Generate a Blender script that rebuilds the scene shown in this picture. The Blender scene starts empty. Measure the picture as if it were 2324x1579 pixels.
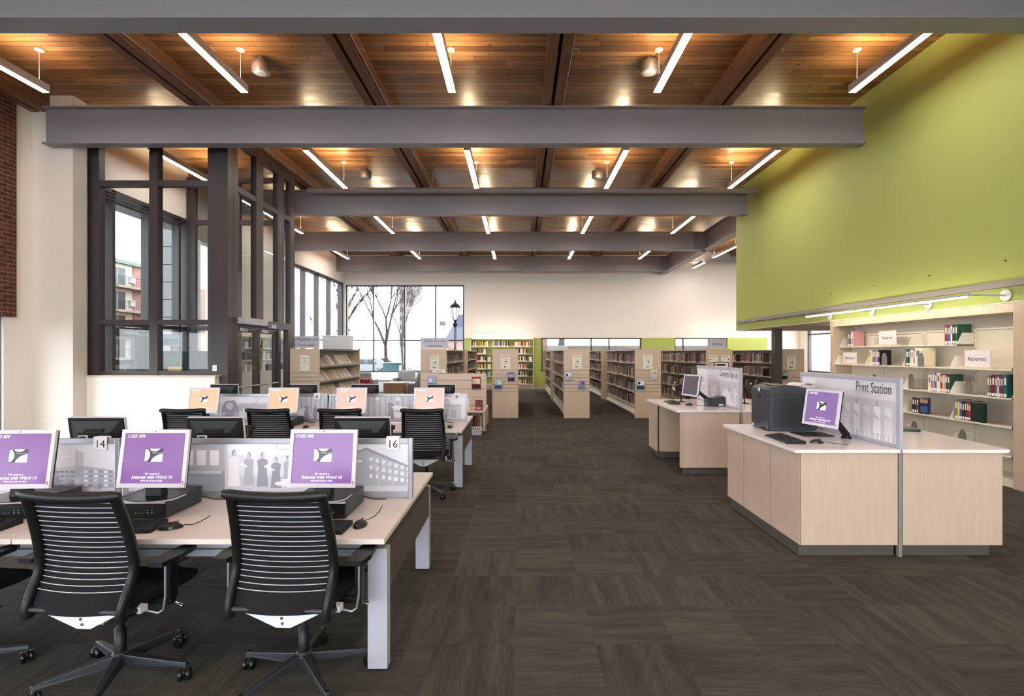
import bpy, math, random
from mathutils import Vector, Matrix
PI = math.pi
R = math.radians
C = bpy.context.scene.collection
rnd = random.Random(11)

# ------------------------------------------------------------------ camera, sky, exposure
EYE = 1.70            # camera height in metres
F = 1190.0            # focal length in pixels of the 2324 x 1579 frame
cam_d = bpy.data.cameras.new('camera')
cam = bpy.data.objects.new('camera', cam_d)
C.objects.link(cam)
cam.location = (0, 0, EYE)
cam.rotation_euler = (R(90), 0, 0)
cam_d.sensor_width = 36.0
cam_d.lens = F / 2324 * 36.0
cam_d.shift_x = -16.0 / 2324
cam_d.shift_y = 11.5 / 2324
cam_d.clip_start = 0.05
cam_d.clip_end = 600
sc = bpy.context.scene
sc.camera = cam
sc.view_settings.view_transform = 'Standard'
sc.view_settings.look = 'None'
sc.view_settings.gamma = 1.0
sc.view_settings.use_curve_mapping = False
sc.view_settings.exposure = 1.27
sc.cycles.max_bounces = 8
sc.cycles.diffuse_bounces = 5
sc.cycles.glossy_bounces = 4
sc.cycles.transmission_bounces = 8
sc.cycles.transparent_max_bounces = 16
sc.cycles.caustics_reflective = False
sc.cycles.caustics_refractive = False
sc.cycles.sample_clamp_indirect = 6.0
world = bpy.data.worlds.new('overcast_sky')
sc.world = world
world.use_nodes = True
bg = world.node_tree.nodes['Background']
bg.inputs[0].default_value = (0.93, 0.96, 1.0, 1)
bg.inputs[1].default_value = 5.0
LAMP_DOWN = 19.0      # radiance of the linear pendants, downwards
LAMP_UP = 30.0        # and upwards
LAMP_SHELF = 24.0     # the wall tubes, and the added one under the bulkhead

# ------------------------------------------------------------------ helpers
def lin(c):
    out = []
    for v in c[:3]:
        v = v / 255.0
        out.append(v / 12.92 if v <= 0.04045 else ((v + 0.055) / 1.055) ** 2.4)
    return (out[0], out[1], out[2], 1.0)

MATS = {}
def mat(name, col=(200, 200, 200), rough=0.5, metal=0.0, spec=0.5, emit=None, strength=1.0, coat=0.0, alpha=None):
    if name in MATS: return MATS[name]
    m = bpy.data.materials.new(name)
    m.use_nodes = True
    b = m.node_tree.nodes['Principled BSDF']
    b.inputs['Base Color'].default_value = lin(col)
    b.inputs['Roughness'].default_value = rough
    b.inputs['Metallic'].default_value = metal
    b.inputs['Specular IOR Level'].default_value = spec
    b.inputs['Coat Weight'].default_value = coat
    if emit is not None:
        b.inputs['Emission Color'].default_value = lin(emit)
        b.inputs['Emission Strength'].default_value = strength
    m.diffuse_color = lin(col)
    MATS[name] = m
    return m

class NT:
    """small helper to wire nodes"""
    def __init__(s, m): s.t = m.node_tree; s.b = s.t.nodes.get('Principled BSDF')
    def n(s, kind, **kw):
        nd = s.t.nodes.new(kind)
        for k, v in kw.items():
            if k.startswith('_'): setattr(nd, k[1:], v)
        return nd
    def link(s, a, b): s.t.links.new(a, b)
    def math(s, op, a, b=None, c=None):
        nd = s.t.nodes.new('ShaderNodeMath'); nd.operation = op
        for i, x in enumerate((a, b, c)):
            if x is None: continue
            if isinstance(x, (int, float)): nd.inputs[i].default_value = x
            else: s.t.links.new(x, nd.inputs[i])
        return nd.outputs[0]
    def xyz(s, sock='Object'):
        tc = s.t.nodes.new('ShaderNodeTexCoord')
        sp = s.t.nodes.new('ShaderNodeSeparateXYZ')
        s.t.links.new(tc.outputs[sock], sp.inputs[0])
        return sp.outputs[0], sp.outputs[1], sp.outputs[2], tc.outputs[sock]
    def comb(s, x, y, z):
        nd = s.t.nodes.new('ShaderNodeCombineXYZ')
        for i, v in enumerate((x, y, z)):
            if isinstance(v, (int, float)): nd.inputs[i].default_value = v
            else: s.t.links.new(v, nd.inputs[i])
        return nd.outputs[0]
    def white(s, vec):
        nd = s.t.nodes.new('ShaderNodeTexWhiteNoise'); nd.noise_dimensions = '3D'
        s.t.links.new(vec, nd.inputs['Vector']); return nd.outputs['Value']
    def noise(s, vec, scale=5, detail=3, rough=0.5):
        nd = s.t.nodes.new('ShaderNodeTexNoise')
        nd.inputs['Scale'].default_value = scale; nd.inputs['Detail'].default_value = detail
        nd.inputs['Roughness'].default_value = rough
        s.t.links.new(vec, nd.inputs['Vector']); return nd.outputs['Fac']
    def ramp(s, fac, stops):
        nd = s.t.nodes.new('ShaderNodeValToRGB')
        e = nd.color_ramp.elements
        while len(e) < len(stops): e.new(0.5)
        for i, (p, c) in enumerate(stops): e[i].position = p; e[i].color = lin(c)
        s.t.links.new(fac, nd.inputs[0]); return nd.outputs[0]
    def mix(s, f, a, b, mode='MIX'):
        nd = s.t.nodes.new('ShaderNodeMix'); nd.data_type = 'RGBA'; nd.blend_type = mode
        for i, x in ((0, f), (6, a), (7, b)):
            if isinstance(x, (int, float)): nd.inputs[i].default_value = x
            elif isinstance(x, tuple): nd.inputs[i].default_value = lin(x)
            else: s.t.links.new(x, nd.inputs[i])
        return nd.outputs[2]
    def bump(s, h, strength=0.2, dist=0.01):
        nd = s.t.nodes.new('ShaderNodeBump')
        nd.inputs['Strength'].default_value = strength; nd.inputs['Distance'].default_value = dist
        s.t.links.new(h, nd.inputs['Height']); s.t.links.new(nd.outputs[0], s.b.inputs['Normal'])

def glass_mat(name, tint=(235, 240, 240), refl=0.6, ior=1.45):
    m = bpy.data.materials.new(name); m.use_nodes = True
    t = m.node_tree; t.nodes.clear()
    out = t.nodes.new('ShaderNodeOutputMaterial'); mx = t.nodes.new('ShaderNodeMixShader')
    tr = t.nodes.new('ShaderNodeBsdfTransparent'); gl = t.nodes.new('ShaderNodeBsdfGlossy'); fr = t.nodes.new('ShaderNodeFresnel')
    tr.inputs[0].default_value = lin(tint); gl.inputs['Roughness'].default_value = 0.0
    gl.inputs[0].default_value = (refl, refl, refl, 1); geo = t.nodes.new('ShaderNodeNewGeometry'); mr = t.nodes.new('ShaderNodeMapRange')
    mr.inputs['To Min'].default_value = ior; mr.inputs['To Max'].default_value = 1.0/ior
    t.links.new(geo.outputs['Backfacing'], mr.inputs['Value']); t.links.new(mr.outputs[0], fr.inputs[0])
    t.links.new(fr.outputs[0], mx.inputs[0]); t.links.new(tr.outputs[0], mx.inputs[1]); t.links.new(gl.outputs[0], mx.inputs[2])
    t.links.new(mx.outputs[0], out.inputs[0]); MATS[name] = m
    return m

# --- mesh builder
_FONT = {}
def glyphs(body, size, bold=0.0, shear=0.0, align='CENTER', spacing=1.0):
    k = (body, size, bold, shear, align, spacing)
    if k in _FONT: return _FONT[k]
    cu = bpy.data.curves.new('t', 'FONT'); cu.body = body; cu.size = size; cu.offset = bold; cu.shear = shear
    cu.align_x = align; cu.align_y = 'CENTER'; cu.resolution_u = 3; cu.space_character = spacing
    o = bpy.data.objects.new('t', cu); C.objects.link(o)
    me = o.to_mesh()
    r = ([tuple(v.co) for v in me.vertices], [tuple(p.vertices) for p in me.polygons])
    o.to_mesh_clear(); bpy.data.objects.remove(o); bpy.data.curves.remove(cu)
    _FONT[k] = r
    return r

class MB:
    def __init__(s): s.v = []; s.f = []; s.mi = []; s.sm = []; s.m = []
    def idx(s, m):
        if m not in s.m: s.m.append(m)
        return s.m.index(m)
    def add(s, vs, fs, m, smooth=False, M=None):
        o = len(s.v); i = s.idx(m)
        if M is not None: vs = [M @ Vector(v) for v in vs]
        s.v.extend([tuple(v) for v in vs])
        for f in fs: s.f.append(tuple(a + o for a in f)); s.mi.append(i); s.sm.append(smooth)
        return s
    def box(s, x0, x1, y0, y1, z0, z1, m, M=None):
        vs = [(x, y, z) for z in (z0, z1) for y in (y0, y1) for x in (x0, x1)]
        fs = [(0, 2, 3, 1), (4, 5, 7, 6), (0, 1, 5, 4), (2, 6, 7, 3), (0, 4, 6, 2), (1, 3, 7, 5)]
        return s.add(vs, fs, m, M=M)
    def cbox(s, c, d, m, M=None):
        return s.box(c[0]-d[0]/2, c[0]+d[0]/2, c[1]-d[1]/2, c[1]+d[1]/2, c[2]-d[2]/2, c[2]+d[2]/2, m, M)
    def prism(s, poly, a, b, m, axis='y', M=None, smooth=False):
        """poly: 2-D points; axis x: (y,z) swept in x; y: (x,z) swept in y; z: (x,y) swept in z"""
        n = len(poly)
        def P(p, t):
            return {'x': (t, p[0], p[1]), 'y': (p[0], t, p[1]), 'z': (p[0], p[1], t)}[axis]
        vs = [P(p, a) for p in poly] + [P(p, b) for p in poly]
        s.add(vs, [(i, (i+1) % n, n+(i+1) % n, n+i) for i in range(n)], m, smooth, M)
        s.add(vs, [tuple(range(n))[::-1], tuple(range(n, 2*n))], m, False, M)
        return s
    def tube(s, pts, r, m, n=8, M=None, caps=True, flat=None):
        """round tube along pts; r a number or one per point; flat=(a,b) scales the two cross axes"""
        pts = [Vector(p) for p in pts]; k = len(pts)
        rr = [r]*k if isinstance(r, (int, float)) else list(r)
        vs = []; up = None
        for i, p in enumerate(pts):
            t = (pts[min(i+1, k-1)] - pts[max(i-1, 0)]).normalized()
            if up is None:
                up = Vector((0, 0, 1)) if abs(t.z) < 0.9 else Vector((0, 1, 0))
            u = (up - t*up.dot(t)).normalized(); w = t.cross(u); up = u
            fa, fb = flat if flat else (1, 1)
            for j in range(n):
                a = 2*PI*j/n
                vs.append(p + (u*math.cos(a)*fa + w*math.sin(a)*fb)*rr[i])
        fs = [(i*n+j, i*n+(j+1) % n, (i+1)*n+(j+1) % n, (i+1)*n+j) for i in range(k-1) for j in range(n)]
        s.add(vs, fs, m, n > 5, M)
        if caps: s.add(vs, [tuple(range(n))[::-1], tuple(range((k-1)*n, k*n))], m, False, M)
        return s
    def lathe(s, prof, m, c=(0, 0, 0), n=20, M=None, sx=1, sy=1, smooth=True):
        vs = [(c[0]+r*math.cos(2*PI*j/n)*sx, c[1]+r*math.sin(2*PI*j/n)*sy, c[2]+z) for r, z in prof for j in range(n)]
        fs = [(i*n+j, i*n+(j+1) % n, (i+1)*n+(j+1) % n, (i+1)*n+j) for i in range(len(prof)-1) for j in range(n)]
        s.add(vs, fs, m, smooth, M)
        s.add(vs, [tuple(range(n))[::-1], tuple(range((len(prof)-1)*n, len(prof)*n))], m, False, M)
        return s
    def ell(s, c, d, m, n=14, k=8, M=None):
        prof = [(max(1e-4, math.sin(PI*i/k)), -math.cos(PI*i/k)) for i in range(k+1)]
        T = Matrix.Translation(Vector(c)) @ Matrix.Diagonal((d[0], d[1], d[2], 1))
        return s.lathe(prof, m, n=n, M=(M @ T if M is not None else T))
    def text(s, body, size, m, M, bold=0.0, shear=0.0, align='CENTER', spacing=1.0):
        v, f = glyphs(body, size, bold, shear, align, spacing)
        return s.add(v, f, m, False, M)
    def poly(s, pts, m, M=None):
        return s.add(pts, [tuple(range(len(pts)))], m, False, M)
    def grid(s, fn, nu, nv, m, smooth=True, M=None):
        vs = [fn(i/nu, j/nv) for j in range(nv+1) for i in range(nu+1)]
        fs = [(j*(nu+1)+i, j*(nu+1)+i+1, (j+1)*(nu+1)+i+1, (j+1)*(nu+1)+i) for j in range(nv) for i in range(nu)]
        return s.add(vs, fs, m, smooth, M)
    def build(s, name, parent=None, bevel=0.0, seg=2, loc=None, rz=0.0, sub=0):
        me = bpy.data.meshes.new(name)
        me.from_pydata(s.v, [], s.f)
        for m in s.m: me.materials.append(m)
        me.polygons.foreach_set('material_index', s.mi)
        me.polygons.foreach_set('use_smooth', s.sm)
        me.update()
        o = bpy.data.objects.new(name, me); C.objects.link(o)
        if parent is not None: o.parent = parent
        if loc is not None: o.location = loc
        if rz: o.rotation_euler = (0, 0, rz)
        if bevel:
            b = o.modifiers.new('soft_edge', 'BEVEL'); b.width = bevel; b.segments = seg; b.limit_method = 'ANGLE'; b.angle_limit = R(40)
            b.harden_normals = False
        return o

def thing(name, label, cat, loc=(0, 0, 0), rz=0.0, group=None):
    o = bpy.data.objects.new(name, None); C.objects.link(o)
    o.location = loc; o.rotation_euler = (0, 0, rz); o.empty_display_size = 0.05
    o['label'] = label; o['category'] = cat
    if group: o['group'] = group
    return o
def tag(o, label, cat, group=None, kind=None):
    o['label'] = label; o['category'] = cat
    if group: o['group'] = group
    if kind: o['kind'] = kind
    return o
def struct(o): o['kind'] = 'structure'; return o
def dup(root, loc=None, rz=None, label=None, group=None, name=None):
    def cp(o, parent):
        c = o.copy(); C.objects.link(c)
        if parent is not None: c.parent = parent
        for ch in kids.get(o.name, []): cp(ch, c)
        return c
    kids = {}
    def walk(o):
        kids[o.name] = list(o.children)
        for ch in o.children: walk(ch)
    walk(root)
    r = cp(root, None)
    if loc is not None: r.location = loc
    if rz is not None: r.rotation_euler = (0, 0, rz)
    if label: r['label'] = label
    if group: r['group'] = group
    return r
def child(r, stem):
    return [c for c in r.children if c.name.split('.')[0] == stem]
def wx(px, Y): return (px - 1178.0) * Y / F          # world x of a picture column at depth Y
def wz(py, Y): return EYE + (801.0 - py) * Y / F      # world z of a picture row at depth Y
def face_to(origin, xdir, ydir):
    """matrix whose local x,y lie along xdir, ydir at origin (for lettering)"""
    x = Vector(xdir).normalized(); y = Vector(ydir).normalized(); z = x.cross(y)
    M = Matrix((x, y, z)).transposed().to_4x4(); M.translation = Vector(origin)
    return M

# ------------------------------------------------------------------ materials
def wood_mat(name, c1, c2, scale=1.0, axis='z', rough=0.4):
    m = mat(name, c1, rough); n = NT(m); x, y, z, v = n.xyz()
    s = {'z': (14, 14, 1.2), 'x': (1.2, 14, 14), 'y': (14, 1.2, 14)}[axis]
    vec = n.comb(n.math('MULTIPLY', x, s[0]*scale), n.math('MULTIPLY', y, s[1]*scale), n.math('MULTIPLY', z, s[2]*scale))
    f = n.noise(vec, 2.2, 4, 0.6)
    col = n.ramp(f, [(0.3, c1), (0.7, c2)])
    n.link(col, n.b.inputs['Base Color'])
    return m
maple = wood_mat('maple_veneer', (196, 173, 154), (205, 183, 164), 1.0)
maple_x = wood_mat('maple_edge', (205, 184, 160), (216, 197, 174), 0.8, 'x')
maple_dark = wood_mat('maple_end_panel', (190, 168, 144), (199, 178, 154), 1.1)
oak_table = wood_mat('walnut_side', (128, 98, 70), (150, 118, 86), 0.8)
white_paint = mat('white_paint', (247, 239, 232), 0.75, spec=0.2)
beige_paint = mat('warm_white_paint', (226, 217, 208), 0.75, spec=0.2)
green_paint = mat('lime_green_paint', (178, 190, 106), 0.6, spec=0.3)
steel_paint = mat('grey_beam_paint', (140, 137, 145), 0.45, spec=0.5)
dark_frame = mat('dark_bronze_aluminium', (72, 66, 68), 0.45, spec=0.3)
alu = mat('satin_aluminium', (176, 176, 186), 0.38, 0.75)
alu_paint = mat('silver_painted_metal', (178, 178, 190), 0.45, 0.15)
chrome = mat('chrome', (220, 220, 220), 0.12, 1.0)
black_plastic = mat('black_plastic', (18, 18, 20), 0.42, spec=0.3)
black_gloss = mat('gloss_black_plastic', (20, 20, 22), 0.3)
black_fabric = mat('black_knit_fabric', (30, 28, 33), 0.9, spec=0.15)
dark_grey_plastic = mat('charcoal_plastic', (42, 44, 50), 0.4)
printer_grey = mat('graphite_plastic', (46, 49, 56), 0.38)
silver_plastic = mat('silver_plastic', (214, 208, 220), 0.35)
white_plastic = mat('white_plastic', (232, 230, 232), 0.4)
cream_steel = mat('cream_enamel_shelf', (226, 219, 205), 0.4)
laminate = mat('pale_laminate', (213, 204, 199), 0.38, spec=0.4)
quartz = mat('white_quartz', (240, 233, 232), 0.12, spec=0.5)
kick = mat('grey_kick_plate', (92, 86, 80), 0.5, 0.3)
paper = mat('white_paper', (236, 234, 232), 0.7)
ink = mat('black_ink', (26, 26, 30), 0.7)
grey_ink = mat('grey_ink', (120, 120, 124), 0.7)
clear_glass = glass_mat('clear_glass')
tint_glass = glass_mat('door_glass', (222, 226, 226), 0.9, 1.5)
clear_plastic = glass_mat('clear_acrylic', (240, 243, 246), 0.8, 1.35)

def plank_ceiling():
    m = mat('pine_plank_ceiling', (150, 95, 50), 0.36, spec=0.5)
    n = NT(m); x, y, z, v = n.xyz()
    row = n.math('FLOOR', n.math('DIVIDE', y, 0.13))
    off = n.math('MULTIPLY', n.white(n.comb(row, 3.3, 0)), 4.0)
    seg = n.math('FLOOR', n.math('DIVIDE', n.math('ADD', x, off), 2.6))
    rv = n.white(n.comb(row, seg, 1.7))
    grain = n.noise(n.comb(n.math('MULTIPLY', x, 0.8), n.math('ADD', n.math('MULTIPLY', y, 16), n.math('MULTIPLY', rv, 30)), 0), 2.4, 5, 0.65)
    base = n.ramp(rv, [(0.0, (120, 82, 48)), (0.5, (150, 106, 66)), (1.0, (178, 132, 88))])
    g2 = n.ramp(grain, [(0.3, (150, 150, 150)), (0.65, (255, 255, 255))])
    col = n.mix(0.75, base, g2, 'MULTIPLY')
    kn = n.t.nodes.new('ShaderNodeTexVoronoi'); kn.inputs['Scale'].default_value = 1.0
    n.link(n.comb(n.math('MULTIPLY', x, 2.2), n.math('MULTIPLY', y, 4.4), 0), kn.inputs['Vector'])
    kf = n.math('LESS_THAN', kn.outputs['Distance'], 0.085)
    col = n.mix(n.math('MULTIPLY', kf, 0.75), col, (58, 30, 16))
    fr = n.math('FRACT', n.math('DIVIDE', y, 0.13))
    gap = n.math('LESS_THAN', fr, 0.085)
    fx = n.math('FRACT', n.math('DIVIDE', n.math('ADD', x, off), 2.6))
    gap2 = n.math('LESS_THAN', fx, 0.003)
    gg = n.math('MAXIMUM', gap, gap2)
    col = n.mix(n.math('MULTIPLY', gg, 0.9), col, (30, 17, 10))
    n.link(col, n.b.inputs['Base Color'])
    n.link(n.math('ADD', 0.27, n.math('MULTIPLY', rv, 0.12)), n.b.inputs['Roughness'])
    tilt = n.math('MULTIPLY', n.math('SUBTRACT', rv, 0.5), n.math('SUBTRACT', fr, 0.5))
    h = n.math('ADD', n.math('MULTIPLY', gg, -1.0), n.math('ADD', n.math('MULTIPLY', grain, 0.15), n.math('MULTIPLY', tilt, 0.5)))
    n.bump(h, 0.5, 0.006)
    return m
plank = plank_ceiling()
timber = wood_mat('dark_glulam', (108, 74, 54), (136, 96, 70), 0.5, 'y', 0.5)

def carpet_mat():
    m = mat('carpet_tile', (80, 72, 66), 0.95, spec=0.1)
    n = NT(m); x, y, z, v = n.xyz()
    T = 0.47
    u = n.math('DIVIDE', n.math('ADD', x, 0.025), T); w = n.math('DIVIDE', n.math('SUBTRACT', y, 3.066), T)
    iu = n.math('FLOOR', u); iw = n.math('FLOOR', w)
    r1 = n.white(n.comb(iu, iw, 0.5)); r2 = n.white(n.comb(iu, iw, 7.5))
    turn = n.math('GREATER_THAN', r1, 0.5)
    def streak(a, b, sd):
        vec = n.comb(n.math('MULTIPLY', a, 150), n.math('MULTIPLY', b, 5.0), n.math('MULTIPLY', r2, sd))
        big = n.noise(n.comb(n.math('MULTIPLY', a, 9), n.math('MULTIPLY', b, 1.1), n.math('MULTIPLY', r2, sd)), 1.3, 2, 0.5)
        f = n.noise(vec, 1.6, 3, 0.6)
        return n.math('ADD', n.math('MULTIPLY', f, 0.55), n.math('MULTIPLY', big, 0.45))
    s1 = streak(x, y, 90); s2 = streak(y, x, 60)
    mixn = n.t.nodes.new('ShaderNodeMix'); mixn.data_type = 'FLOAT'
    n.link(turn, mixn.inputs[0]); n.link(s1, mixn.inputs[2]); n.link(s2, mixn.inputs[3])
    f = n.math('ADD', mixn.outputs[0], n.math('MULTIPLY', n.math('SUBTRACT', r2, 0.5), 0.10))
    col = n.ramp(f, [(0.30, (74, 71, 67)), (0.5, (98, 94, 88)), (0.72, (124, 119, 111))])
    tuft = n.noise(v, 260, 2, 0.6)
    col = n.mix(0.8, col, n.ramp(tuft, [(0.36, (120, 118, 116)), (0.64, (255, 255, 255))]), 'MULTIPLY')
    hue = n.ramp(n.noise(n.comb(n.math('MULTIPLY', x, 40), n.math('MULTIPLY', y, 2), 3.0), 1.0, 1, 0.5), [(0.60, (128, 128, 128)), (0.72, (160, 128, 120))])
    col = n.mix(0.35, col, hue, 'OVERLAY')
    n.link(col, n.b.inputs['Base Color'])
    n.bump(n.math('ADD', tuft, f), 0.35, 0.004)
    return m
carpet = carpet_mat()

def brick_mat(name, c1, c2, mortar, flip=False):
    m = mat(name, c1, 0.85, spec=0.2); n = NT(m); x, y, z, v = n.xyz()
    b = n.t.nodes.new('ShaderNodeTexBrick')
    b.inputs['Color1'].default_value = lin(c1); b.inputs['Color2'].default_value = lin(c2); b.inputs['Mortar'].default_value = lin(mortar)
    b.inputs['Scale'].default_value = 1.0; b.inputs['Brick Width'].default_value = 0.21; b.inputs['Row Height'].default_value = 0.075
    b.inputs['Mortar Size'].default_value = 0.008; b.inputs['Bias'].default_value = 0.0
    n.link(n.comb(y if flip else x, z, 0), b.inputs['Vector'])
    nz = n.noise(v, 9, 3, 0.6)
    col = n.mix(0.5, b.outputs['Color'], n.ramp(nz, [(0.3, (150, 150, 150)), (0.7, (255, 255, 255))]), 'MULTIPLY')
    n.link(col, n.b.inputs['Base Color']); n.bump(n.math('SUBTRACT', 1.0, b.outputs['Fac']), 0.6, 0.01)
    return m
brick_in = brick_mat('interior_red_brick', (112, 66, 54), (92, 54, 46), (136, 112, 98), True)
brick_out = brick_mat('outdoor_red_brick', (150, 84, 72), (126, 70, 62), (190, 180, 172))
brick_side = brick_mat('outdoor_side_brick', (150, 84, 72), (126, 70, 62), (190, 180, 172), True)

# ================================================================== THE ROOM
XL, YB, ZC = -8.20, 24.80, 6.34
def S(name, fn, bevel=0.0, parent=None):
    b = MB(); fn(b); o = b.build(name, parent, bevel)
    if parent is None: struct(o)
    return o
S('floor', lambda b: b.box(-9.0, 13.5, -7.2, 25.1, -0.12, 0.0, carpet))
S('ceiling', lambda b: b.box(-9.1, 13.5, -7.2, 25.1, ZC, ZC+0.12, plank))
def wl(b):   # window wall of the reading corner and entrance, header band above
    b.box(XL-0.35, XL, 10.0, 25.1, 5.0, ZC, white_paint)
    b.box(XL-0.35, XL, 13.02, 25.1, 0.0, 0.82, white_paint)
    b.box(XL-0.35, XL, 13.02, 13.5, 0.82, 5.0, beige_paint); b.box(XL-0.35, XL, 13.5, 14.3, 4.62, 5.0, beige_paint); b.box(XL-0.35, XL, 14.3, 18.9, 0.82, 5.0, white_paint)
    b.box(XL-0.35, XL, 24.72, 25.1, 0.82, 5.0, white_paint)
    b.box(XL-0.35, XL, 10.0, 10.18, 0.0, 5.0, beige_paint)
S('wall_left', wl)
def wln(b):
    b.box(-9.1, -8.78, 8.93, 10.0, 0.0, ZC, white_paint)
    b.box(-9.1, -8.78, -7.2, -5.9, 0.0, 2.32, white_paint)
S('wall_left_near', wln)
S('wall_left_brick', lambda b: b.box(-9.1, -8.70, -7.2, 9.08, 2.32, ZC, brick_in))
S('column', lambda b: b.box(-8.78, -8.04, 9.45, 9.75, 0.0, ZC, beige_paint))
S('wall_entrance', lambda b: (b.box(-8.78, -5.66, 9.75, 9.98, 0.0, 1.26, white_paint), b.box(-8.78, -8.16, 9.75, 10.0, 1.26, ZC, beige_paint)))
S('trim_1', lambda b: b.box(-8.16, -5.62, 9.72, 9.99, 1.26, 1.285, maple_x))
def wb(b):
    y0, y1 = YB, YB+0.3
    b.box(XL-0.35, 13.5, y0, y1, 4.92, ZC, white_paint)
    b.box(-2.6, 13.5, y0, y1, 2.42, 4.92, white_paint)
    b.box(XL-0.35, -2.6, y0, y1, 0.0, 0.80, white_paint)
    for x0, x1 in ((-2.6, 1.06), (5.79, 7.36), (9.86, 11.75)):
        b.box(x0, x1, y0, y1, 0.0, 2.42, green_paint)
    b.box(11.75, 13.5, y0, y1, 0.0, 2.42, white_paint)
    for x0, x1 in ((1.06, 5.79), (7.36, 9.86)):
        b.box(x0, x1, y0, y1, 0.0, 0.83, green_paint)
S('wall_back', wb)
S('baseboard_back', lambda b: b.box(-8.2, 13.3, YB-0.015, YB, 0.0, 0.1, maple_x))
def wr(b):
    b.box(13.3, 13.5, 10.0, 22.3, 0.0, ZC, white_paint); b.box(13.3, 13.5, 24.2, 25.1, 0.0, ZC, white_paint)
    b.box(13.3, 13.5, 22.3, 24.2, 0.0, 0.83, white_paint); b.box(13.3, 13.5, 22.3, 24.2, 2.8, ZC, white_paint)
    b.box(6.80, 13.5, 10.62, 10.82, 0.0, 2.345, white_paint)
S('wall_right_far', wr)
def bulk(b):
    b.box(6.2, 9.6, -7.2, 14.97, 2.347, ZC, green_paint)
    b.box(6.2, 9.6, -7.2, 14.97, 2.335, 2.347, white_paint)
S('wall_right', bulk)
S('wall_right_low', lambda b: (b.box(6.2, 6.4, -7.2, 6.38, 0.0, 2.335, white_paint), b.box(6.62, 6.8, 6.38, 10.82, 0.0, 2.335, white_paint)))
def wrear(b):
    b.box(-9.1, 6.4, -7.2, -7.0, 0.0, 0.8, white_paint); b.box(-9.1, 6.4, -7.2, -7.0, 4.6, ZC, white_paint)
    b.box(-9.1, -8.0, -7.2, -7.0, 0.8, 4.6, white_paint); b.box(5.4, 6.4, -7.2, -7.0, 0.8, 4.6, white_paint)
S('wall_rear', wrear)
S('trim_2', lambda b: (b.box(6.13, 6.2, -2.0, 14.8, 2.535, 2.615, mat('brushed_trough', (152, 145, 142), 0.45, 0.3))))
S('column', lambda b: b.box(6.565, 6.755, 13.45, 13.64, 0.0, 2.335, dark_frame))

# steel beams: I profile swept across the room
def ibeam(x0, x1, ya, w, z0=5.38, z1=6.04, stiff=()):
    yc = ya + w/2; t = 0.028; tw = 0.016
    prof = [(ya, z0), (ya+w, z0), (ya+w, z0+t), (yc+tw, z0+t), (yc+tw, z1-t), (ya+w, z1-t), (ya+w, z1), (ya, z1), (ya, z1-t), (yc-tw, z1-t), (yc-tw, z0+t), (ya, z0+t)]
    b = MB(); b.prism(prof, x0, x1, steel_paint, 'x')
    for xs in stiff: b.box(xs-0.008, xs+0.008, ya+0.01, yc, z0+t, z1-t, steel_paint)
    return struct(b.build('beam'))
ibeam(-9.0, 6.19, 5.75, 0.29)
ibeam(-8.38, 6.10, 9.20, 0.20)
ibeam(XL, 6.10, 13.93, 0.21)
ibeam(XL, 6.70, 18.72, 0.24, stiff=(6.3,))
ibeam(XL, 6.70, 23.45, 0.24, stiff=(6.3,))
ibeam(6.76, 13.3, 23.45, 0.24, 5.76, 6.2)
def girder(b):
    xc, z0, z1, t = 6.72, 5.38, 6.04, 0.028
    b.prism([(xc-.15, z0), (xc+.15, z0), (xc+.15, z0+t), (xc+.016, z0+t), (xc+.016, z1-t), (xc+.15, z1-t), (xc+.15, z1), (xc-.15, z1), (xc-.15, z1-t), (xc-.016, z1-t), (xc-.016, z0+t), (xc-.15, z0+t)], 14.97, YB, steel_paint, 'y')
S('beam', girder)
for xc in (-8.62, -5.64, -2.52, 0.585, 3.56, 9.7):
    for dx in (-0.095, 0.095):
        S('beam', lambda b: b.box(xc+dx-0.068, xc+dx+0.068, -7.0, YB, 6.04, ZC, timber))
S('beam', lambda b: b.box(XL, XL+0.09, 13.0, YB, 6.06, ZC, timber))
# conduit along each timber pair
for xc in (-5.64, -2.52, 0.585, 3.56):
    def cd(b):
        b.tube([(xc+0.185, 4.0, 6.10), (xc+0.185, 23.4, 6.10)], 0.014, alu, 6)
        for yy in (7.6, 12.4, 17.3): b.tube([(xc+0.185, yy, 6.10), (xc+0.26, yy, 6.12), (xc+0.28, yy+0.02, 6.07)], 0.012, alu, 6)
    b = MB(); cd(b); tag(b.build('conduit'), {-5.64: 'thin grey conduit on the timber joist pair above the glazed entrance box', -2.52: 'thin grey conduit on the timber joist pair second out from the entrance', 0.585: 'thin grey conduit on the timber joist pair over the central aisle', 3.56: 'thin grey conduit on the timber joist pair next to the green wall'}[xc], 'pipe', 'conduits on the joists')
b = MB(); b.tube([(-5.4, 13.42, 5.86), (6.12, 13.42, 5.86)], 0.075, steel_paint, 14)
for xx in (-2.2, 0.35, 3.05):
    b.tube([(xx, 13.42, 5.86), (xx, 13.36, 6.10), (xx, 13.36, ZC)], 0.012, steel_paint, 6)
tag(b.build('ceiling_pipe'), 'long grey painted round pipe running along the third steel beam', 'pipe')

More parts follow.
